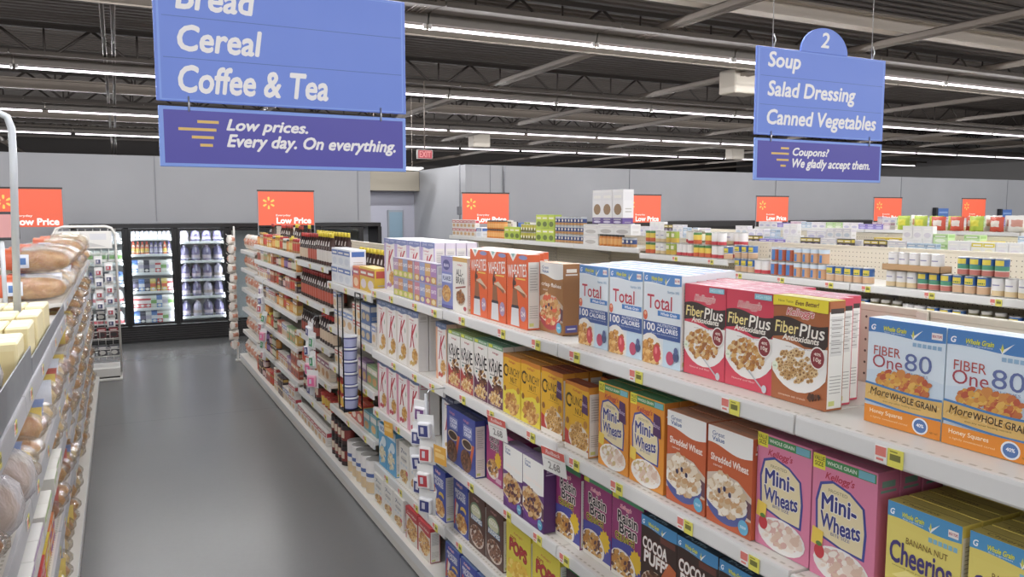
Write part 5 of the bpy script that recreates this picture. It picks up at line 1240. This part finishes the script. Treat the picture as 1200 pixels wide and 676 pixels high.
pack('bakew', .16, .075, .12, '#e6e2da', '#8fb83a', '#d8d4c8', 'white bakery box with green side', 'bakery_box'); pack('bakep', .18, .08, .12, '#e3e0dc', '#b48ac4', '#d9d4d0', 'white bakery box with lilac side', 'bakery_box'); pack('cake', .14, .06, .08, '#c9342f', '#d9627a', '#e3c9c0', 'small red cake box', 'bakery_box'); pack('cakeo', .13, .06, .08, '#df7a3a', '#e6d8c0', '#7a4aa0', 'small orange cake box', 'bakery_box'); pack('cakey', .13, .06, .08, '#dfc23a', '#c9452f', '#e9e0c8', 'small yellow cake box', 'bakery_box')
WL = 'third bread shelf'
stock('bakew', -.285, .8535, 3.66, 2, WL, rz=PI/2, s=-1, end='from the far end'); stock('bakep', -.285, .8535, 3.27, 3, WL, rz=PI/2, s=-1, end='from the far end'); stock('bakew', -.285, .8535, 4.3, 3, WL + ', second lot', rz=PI/2, s=-1, end='from the far end')
W2_ = 'fourth bread shelf'
yy = stock('cakeo', -.33, .501, 4.3, 2, W2_, rz=PI/2, s=-1, end='from the far end', layers=2); yy = stock('cakey', -.33, .501, yy, 2, W2_, rz=PI/2, s=-1, end='from the far end', layers=2); stock('cake', -.33, .501, yy, 3, W2_, rz=PI/2, s=-1, end='from the far end', layers=2)
stock('cakey', -.33, .501, 3.1, 3, W2_ + ', frame edge', rz=PI/2, s=-1, end='from the far end')
fill_left(1, 9, .116, ['buns', 'brown'], 'second bread section, deck')
for sec in (2, 3, 4, 5): pass
# chrome pole with a bent top rising from the bread shelving
b = MB(); CH = M('#c9cdd0', .35, .1)
b.tube([(-.44, 4.31, 1.4315), (-.415, 4.31, 2.3), (-.415, 4.31, 2.44), (-.43, 4.31, 2.49), (-.47, 4.31, 2.51), (-.8, 4.31, 2.51)], .016, CH, 12); b.lathe([(.045, 0), (.045, .012), (.02, .02)], CH, 14, c=(-.44, 4.31, 1.4315))
tag(b.build('sign_pole', at=(-.43, 4.31, 1.4315)), 'pale metal pole with a bent top behind the cream cartons', 'pole')
r = empty('price_scanner', (-.56, 5.3, 1.70)); tag(r, 'dark framed scanner panel beside the red sign and pole', 'scanner')
b = MB(); b.box(-.12, -.02, .2, .06, .02, .36, M('#3a3c40', .4), .006); b.build('scanner_case', r); b = MB(); b.box(-.105, -.0212, .215, .045, -.0202, .345, P('#c98a88')); b.build('screen', r); b = MB(); b.tube([(-.03, 0, -.2675), (-.03, 0, .21)], .012, CH, 8); b.build('stem', r)

# ------------------------------------------------------------------ wire rack at the end of the bread shelving
r = empty('wire_display_rack', (-.36, 10.95, 0)); tag(r, 'white wire display rack with rounded top by the cooler', 'rack')
WW = M('#d8d6d0', .35); b = MB(); w, d = .33, .2
b.box(-w, -d, .05, w, d, .16, WW, .008); b.box(-w-.01, -d-.01, 0, w+.01, d+.01, .03, WW, .006); b.box(-w+.02, -d+.02, .03, w-.02, d-.02, .05, DARKK); b.build('plinth', r)
b = MB()
for y_ in (-d, d): b.tube([(-w, y_, .1), (-w, y_, 1.78), (-w+.04, y_, 1.86), (-w+.1, y_, 1.88), (w-.1, y_, 1.88), (w-.04, y_, 1.86), (w, y_, 1.78), (w, y_, .1)], .013, WW, 8)
b.build('tube_frame', r)
for z in (.3, .52, .74, 1.1, 1.46):
    b = MB()
    for y_ in (-d+.015, d-.015): b.tube([(-w, y_, z), (w, y_, z)], .005, WW, 6)
    for i in range(9): b.tube([(-w + 2*w*i/8, -d+.015, z), (-w + 2*w*i/8, d-.015, z)], .003, WW, 5)
    for i in range(7): b.tube([(-w + 2*w*i/6, -d+.012, z), (-w + 2*w*i/6, -d+.012, z+.09)], .003, WW, 5)
    b.tube([(-w, -d+.012, z+.09), (w, -d+.012, z+.09)], .004, WW, 6); b.build('wire_basket', r)
b = MB()
for i in range(9): b.tube([(-w + 2*w*i/8, d-.01, .2), (-w + 2*w*i/8, d-.01, 1.85)], .003, WW, 5)
for i in range(16): b.tube([(-w, d-.01, .25 + .1*i), (w, d-.01, .25 + .1*i)], .003, WW, 5)
b.build('back_grid', r)
b = MB(); b.box(-w+.03, -d-.004, 1.62, w-.04, -d+.002, 1.83, P('#d9d7d2'), .002); F = Face(b, (-w+.03, -d-.0042, 1.62), (1, 0, 0), (0, 0, 1), 2*w-.07, .21); F.poly([(.1, .1), (.9, .1), (.1, .75)], '#b9b8b4'); F.rect(.6, .5, .9, .85, '#c9c8cc'); b.build('header_card', r)
carded('dvd', .09, .11, .02, '#e4e2e4', '#3a4066'); carded('dvdr', .09, .11, .02, '#e4e0e0', '#a83a44')
q = 0
for c_, x in enumerate((-.06, .13, .24)):
    for k in range(6 - c_ % 2):
        o = bpy.data.objects.new('carded_pack', SK['dvd' if (k + c_) % 2 else 'dvdr']); COL.objects.link(o); o.location = (x - .36, 10.735, 1.5 - .135*k - .08*c_); o.rotation_euler = (0, 0, R.uniform(-.15, .15)); tag(o, '%s carded pack down, %s column, hanging on the wire rack' % (nth(k), nth(c_)), 'carded pack', 'carded packs on the wire rack')
for i, (x, z) in enumerate(((-.53, 1.2), (-.53, .97), (-.56, .8), (-.53, .62))):
    b = MB(); b.prism([(-.07, 0), (.05, -.03), (.08, .07), (-.03, .11)], 1, -.006, .006, P('#d99a2f')); b.box(-.03, -.008, .02, .03, -.006, .06, P('#e8c878')); o = b.build('hanging_snack_pouch'); o.location = (x, 10.72, z); tag(o, 'orange snack pouch, %s down the bread side of the wire rack' % nth(i), 'pouch', 'orange pouches on the rack')
pack('choc', .1, .13, .06, '#5a2a2c', '#b03a44', '#2a2226', 'dark red sweets box', 'sweets_box'); pack('chocb', .1, .13, .06, '#2c2c30', '#8a8a90', '#c9c6c0', 'black sweets box', 'sweets_box')
for z, kx, wd in ((.304, 'chocb', 'lowest'), (.524, 'choc', 'second'), (.744, 'chocb', 'third')):
    for i in range(5): set_one(kx, -.62 + .13*i, 10.82, z + .002, 0, '%s %s from the bread side, %s basket of the wire rack' % (nth(i), DESC[kx][0], wd), 'sweets boxes in the wire rack')

# ------------------------------------------------------------------ glass-door cooler
CX0, CX1, CY = -.66, 4.2, 13.72
r = empty('display_cooler', ((CX0+CX1)/2, 14.05, 0)); tag(r, 'long black glass-door cooler against the back wall', 'cooler'); at = ((CX0+CX1)/2, 14.05, 0)
BK = M('#141314', .3); b = MB()
b.box(CX0, CY, 0, CX1, 14.4, .26, BK, .006); b.box(CX0, CY, 1.8, CX1, 14.4, 1.87, BK, .006); b.box(CX0, 14.36, .26, CX1, 14.4, 1.8, M('#e0e2e6', .4)); b.box(CX0, CY+.02, .255, CX1, 14.36, .262, M('#dfe1e4', .4))
for i in range(6): b.box(CX0+.02, CY-.012, .03+.035*i, CX1-.02, CY-.001, .048+.035*i, M('#2a2828', .4))
b.build('cabinet', r, at)
mull = [-.62, .112, .82, 1.6, 2.35, 3.1, 3.85, 4.18]
for x in mull:
    b = MB(); b.box(x-.035, CY+.012, .26, x+.035, 14.36, 1.8, BK, .004); b.build('divider', r, at)
bays = []
for i in range(6):
    x0, x1 = mull[i]+.036, mull[i+1]-.036; bays.append((x0, x1))
    b = MB()
    for a, c in ((x0-.015, x0+.028), (x1-.028, x1+.015)): b.box(a, CY-.012, .27, c, CY+.008, 1.795, BK, .004)
    b.box(x0+.028, CY-.012, .27, x1-.028, CY+.008, .31, BK, .004); b.box(x0+.028, CY-.012, 1.755, x1-.028, CY+.008, 1.795, BK, .004)
    o = b.build('door', r, at)
    b = MB(); b.box(x0+.028, CY-.004, .31, x1-.028, CY, 1.755, PANE); b.build('glass_pane', o)
    bpy.data.objects[o.children[0].name].location = (-at[0], -at[1], 0) if 0 else (0, 0, 0)
    ch = o.children[0]; ch.data.transform(Matrix.Translation((-at[0], -at[1], 0)))
    h = MB(); h.tube([(x1-.012, CY-.014, .8), (x1-.012, CY-.045, .82), (x1-.012, CY-.045, 1.28), (x1-.012, CY-.014, 1.3)], .009, M('#2c2b2c', .3, .5), 8); h.build('door_handle', o, at)
    if i > 2: continue
    lt = MB(); lt.box(x0+.004, CY+.03, .3, x0+.018, CY+.045, 1.77, emit('#f2f4ff', 3.0)); lt.build('lamp_strip', r, at)
    area('cooler_light', (x0+x1)/2, CY+.035, 1.78, x1-x0-.04, .03, 3, (.97, .97, 1), (.35, 0, 0))
    for sx, xx in ((-1, x0+.022), (1, x1-.022)): area('cooler_light', xx, CY+.04, 1.03, .02, 1.44, 1.6, (.97, .97, 1), (PI/2, 0, sx*.7))
SHZ = [[1.597, 1.26, .925, .61, .27], [1.643, 1.39, 1.097, .80, .536, .29], [1.58, 1.27, .973, .693, .366]]
WIRE = M('#e3e4e6', .35)
for i in range(3):
    for z in SHZ[i]:
        x0, x1 = bays[i]; b = MB(); b.box(x0+.002, CY+.06, z-.016, x1-.002, 14.35, z, WIRE, .002); b.box(x0+.002, CY+.052, z-.034, x1-.002, CY+.059, z+.008, M('#eceef0', .35), .001)
        b.tube([(x0+.003, CY+.056, z+.04), (x1-.003, CY+.056, z+.04)], .0035, WIRE, 6); b.build('shelf', r, at)
# jugs with a side handle
JB = M('#7d789c', .25); JL = M('#cfc9de', .3); JW = M('#eeecef', .4)
def jug(key, body, cap, lab, desc):
    b = MB(); s = .068
    b.lathe([(s*.92, 0), (s, .012), (s, .05, P(lab)), (s, .1), (s, .15), (s*.9, .19), (s*.55, .232), (s*.3, .252, P(cap)), (s*.33, .253, P(cap)), (s*.33, .268, P(cap)), (s*.26, .27, P(cap))], body, 16)
    b.tube([(0, -s*.5, .232), (0, -s*1.0, .22), (0, -s*1.12, .185), (0, -s*.96, .14)], .011, M('#c9c4dc', .3), 8)
    b.v = [(x, y, z*.92) for x, y, z in b.v]
    SK[key] = b.mesh('milk_jug'); DESC[key] = (desc, 'milk_jug', 'milk jug', 2*s, .27, 2*s)
jug('jugp', JB, '#d8d4e8', '#c9b8c4', 'violet tinted jug'); jug('jugw', JW, '#c23a3a', '#d9626a', 'white milk jug with red cap'); jug('jugc', JL, '#e3e2ea', '#b9a8a0', 'pale lilac jug')
for l, z in enumerate(SHZ[2]):
    for j in range(4):
        for rear in (0, 1):
            o = set_one('jugp' if rear or (l + j) % 5 else 'jugc', bays[2][0] + .095 + .17*j, CY + (.33 if rear else .155), z, 0, '%s %sjug from the carton bay, %s shelf down of the jug bay' % (nth(j), ('', 'rear ')[rear], nth(l)), 'jugs in the cooler')
            o.scale = (1, 1, .8 if l == 0 else 1)
def gable(key, w, h, base, band, top, desc):
    b = MB(); b.box(-w/2, -w/2, 0, w/2, w/2, h*.78, P(base), .002); b.prism([(-w/2, h*.78), (w/2, h*.78), (.004, h*.94), (.004, h), (-.004, h), (-.004, h*.94)], 0, -w/2, w/2, P(top))
    F = Face(b, (-w/2, -w/2, 0), (1, 0, 0), (0, 0, 1), w, h*.78, .0004); F.rect(0, .45, 1, .8, band); F.ell(.5, .25, .3, .14, '#e9e4de', 12)
    SK[key] = b.mesh('drink_carton'); DESC[key] = (desc, 'drink_carton', 'carton', w, h, w)
gable('gw', .082, .205, '#d2cfd0', '#b4aec0', '#e6e4e4', 'white carton'); gable('gb', .082, .2, '#5f84c4', '#e3e4ea', '#4a6fb4', 'blue carton'); gable('gr', .082, .195, '#c43a42', '#e9dede', '#e3dcdc', 'red and white carton'); gable('gy', .082, .2, '#dfc052', '#c9502f', '#e6d48a', 'yellow carton'); gable('gg', .082, .2, '#cfd8ca', '#7aa85a', '#e3e8e0', 'white carton with green band'); gable('gd', .082, .195, '#2f2d3c', '#55506a', '#3c3a48', 'dark carton')
bottle('dr', .032, .2, '#d84a3a', '#cf5a3a', '#e8c860', 'orange drink bottle'); bottle('dp', .032, .2, '#4a4a8a', '#8a7ab8', '#c9c2dc', 'violet drink bottle'); bottle('ds', .03, .13, '#e3e2ea', '#a8a4bc', '#e3e0e6', 'small clear bottle')
def bay_row(b_, z, keys, lev, where, y=.115):
    x0, x1 = bays[b_]; n = len(keys)
    for j, kx in enumerate(keys):
        set_one(kx, x0 + .03 + (x1-x0-.06)*(j+.5)/n, CY + y, z, 0, '%s item along, %s, %s shelf down, %s' % (nth(j), DESC[kx][0], nth(lev), where), 'drinks in the cooler')
C_ = 'carton bay'
bay_row(1, SHZ[1][0], ['ds']*9, 0, C_); bay_row(1, SHZ[1][1], ['dr', 'dr', 'dr', 'dr', 'dp', 'dp', 'dp', 'dr', 'dp'], 1, C_)
bay_row(1, SHZ[1][2], ['gb', 'gw', 'gd', 'gw', 'gr', 'gg', 'gw'], 2, C_); bay_row(1, SHZ[1][3], ['gd', 'gb', 'gd', 'gy', 'dr', 'gy', 'gr'], 3, C_); bay_row(1, SHZ[1][4], ['gr', 'gr', 'gr', 'gg', 'gb', 'gw', 'gg'], 4, C_); bay_row(1, SHZ[1][5], ['gb', 'gd', 'gw', 'gb', 'gr', 'gg', 'gw'], 5, C_)
B_ = 'rack bay'
bay_row(0, SHZ[0][0], ['ds', 'ds', 'ds', 'ds', 'ds', 'ds'], 0, B_); bay_row(0, SHZ[0][1], ['gg', 'gg', 'gg', 'gg', 'gg', 'gg'], 1, B_); bay_row(0, SHZ[0][2], ['gw', 'dp', 'gw', 'gd', 'gw', 'gb'], 2, B_); bay_row(0, SHZ[0][3], ['jugw']*4, 3, B_, .155); bay_row(0, SHZ[0][4], ['jugw']*4, 4, B_, .155)
# a second, low cooler run on the grey wall beyond the aisles
r = empty('display_cooler', (12, 13.95, 0)); tag(r, 'dark cooler run along the grey wall, only its top edge in sight', 'cooler')
b = MB(); b.box(-4.2, -.3, 0, 8, .32, 1.86, BK, .01); b.build('cabinet', r)
b = MB(); b.box(-4.2, -.31, 1.74, 8, -.301, 1.85, M('#2a2828', .4), .003); b.build('top_trim', r)

# ------------------------------------------------------------------ wrapped goods hanging at the end of the cereal aisle, chips and sacks on the far runs
def chip(key, w, h, d, base, patch, desc, seed):
    b = MB(); r = random.Random(seed); nu, nv = 10, 12; m = P(base); pm = P(patch)
    for side in (-1, 1):
        k = len(b.v)
        for j in range(nv+1):
            for i in range(nu+1):
                u, v = i/nu, j/nv; bul = (math.sin(PI*u)**.6)*(math.sin(PI*v)**.5 if 0 < v < 1 else 0)
                ww = w*(1 - .06*math.sin(PI*v)); b.v.append(((u-.5)*ww, side*(d/2*bul*(1 + .18*r.uniform(-1, 1)) + .001), v*h + .0045 + .004*math.sin(5*u*PI + side)))
        for j in range(nv):
            for i in range(nu):
                q = [k+j*(nu+1)+i, k+j*(nu+1)+i+1, k+(j+1)*(nu+1)+i+1, k+(j+1)*(nu+1)+i]
                b.face(q if side < 0 else q[::-1], pm if (2 <= i < nu-2 and 4 <= j < nv-3) else m, True)
    SK[key] = b.mesh('snack_bag'); DESC[key] = (desc, 'snack_bag', 'snack bag', w, h, d)
chip('chipg', .22, .21, .11, '#a9bf3a', '#d8d23a', 'lime green snack bag', 1); chip('chipr', .22, .2, .11, '#c9452f', '#e3d9cf', 'red snack bag', 2); chip('chipw', .26, .22, .12, '#e3e0da', '#c98a7a', 'white snack bag', 3); chip('wrap', .22, .2, .12, '#ddd6cc', '#c98a70', 'clear bag of pale rolls', 4); chip('wrapr', .22, .2, .12, '#dccbb8', '#c4785c', 'rust printed roll bag', 5); chip('foil', .14, .16, .07, '#c9c6cc', '#b83a64', 'foil toy pouch', 6)
seq = ['chipg', 'chipw', 'chipg', 'chipg', 'chipr', 'chipg', 'chipr', 'chipr', 'chipg', 'chipw', 'chipr', 'chipw', 'chipw', 'chipw']
for i, kx in enumerate(seq): set_one(kx, 10.84 + .15*(i % 2), 8.3 - .145*i, 1.7808, -PI/2 + R.uniform(-.15, .15), '%s, %s from coolers on the fourth run' % (DESC[kx][0], nth(i)), 'snack bags on the fourth run')
for lev, z in enumerate((1.551, 1.301, 1.031, .761, .451, .1165)):
    xf = 1.585 if z > .2 else 1.56
    for i in range(5): set_one(['wrap', 'wrapr', 'wrap', 'wrap', 'wrapr'][(i + lev) % 5], xf, 11.22 - .235*i, z, -PI/2 + R.uniform(-.1, .1), '%s bread bag from coolers, %s level down, last section' % (nth(i), nth(lev)), 'bread bags on the last section')
r = empty('hanging_strip_rack', (1.42, 11.43, 0)); tag(r, 'slim white end frame hung with bread bags by the coolers', 'rack')
b = MB(); b.box(-.012, -.012, 0, .012, .012, 1.86, WW, .003); b.box(-.03, -.05, 0, .5, .05, .02, WW, .003); b.build('post', r)
for k in range(12):
    b = MB(); b.tube([(0, -.01, .3 + .13*k), (-.09, -.02, .31 + .13*k), (-.11, -.02, .33 + .13*k)], .004, WW, 6); b.build('hook', r)
    o = set_one('wrap', 1.37 + R.uniform(-.012, .012), 11.3, .19 + .13*k, .9 + R.uniform(-.5, .5), '%s hanging bread bag from the floor on the end frame' % nth(k), 'bread bags on the end frame'); o.scale = (.62 + R.uniform(-.1, .1), .9, .62)

# ------------------------------------------------------------------ camera, world, view
cam = bpy.data.cameras.new('camera'); cam.sensor_width = 36; cam.lens = 930/1200*36; cam.clip_end = 120; cam.clip_start = .05
co = bpy.data.objects.new('camera', cam); COL.objects.link(co); co.location = (0, 0, 2.06)
th = math.atan(90/930); ps = math.atan2(463, math.hypot(930, 90))
co.rotation_euler = (PI/2 - th, 0, -ps); SC.camera = co
cam.dof.use_dof = False
w = bpy.data.worlds.new('store_air'); SC.world = w; w.use_nodes = True
bg = w.node_tree.nodes['Background']; bg.inputs[0].default_value = (.97, .98, 1, 1); bg.inputs[1].default_value = .45
SC.view_settings.view_transform = 'Standard'; SC.view_settings.look = 'None'; SC.view_settings.exposure = .6; SC.view_settings.gamma = 1; SC.view_settings.use_curve_mapping = False
SC.cycles.max_bounces = 8; SC.cycles.transparent_max_bounces = 24; SC.cycles.use_denoising = True
SC.cycles.sample_clamp_indirect = 6
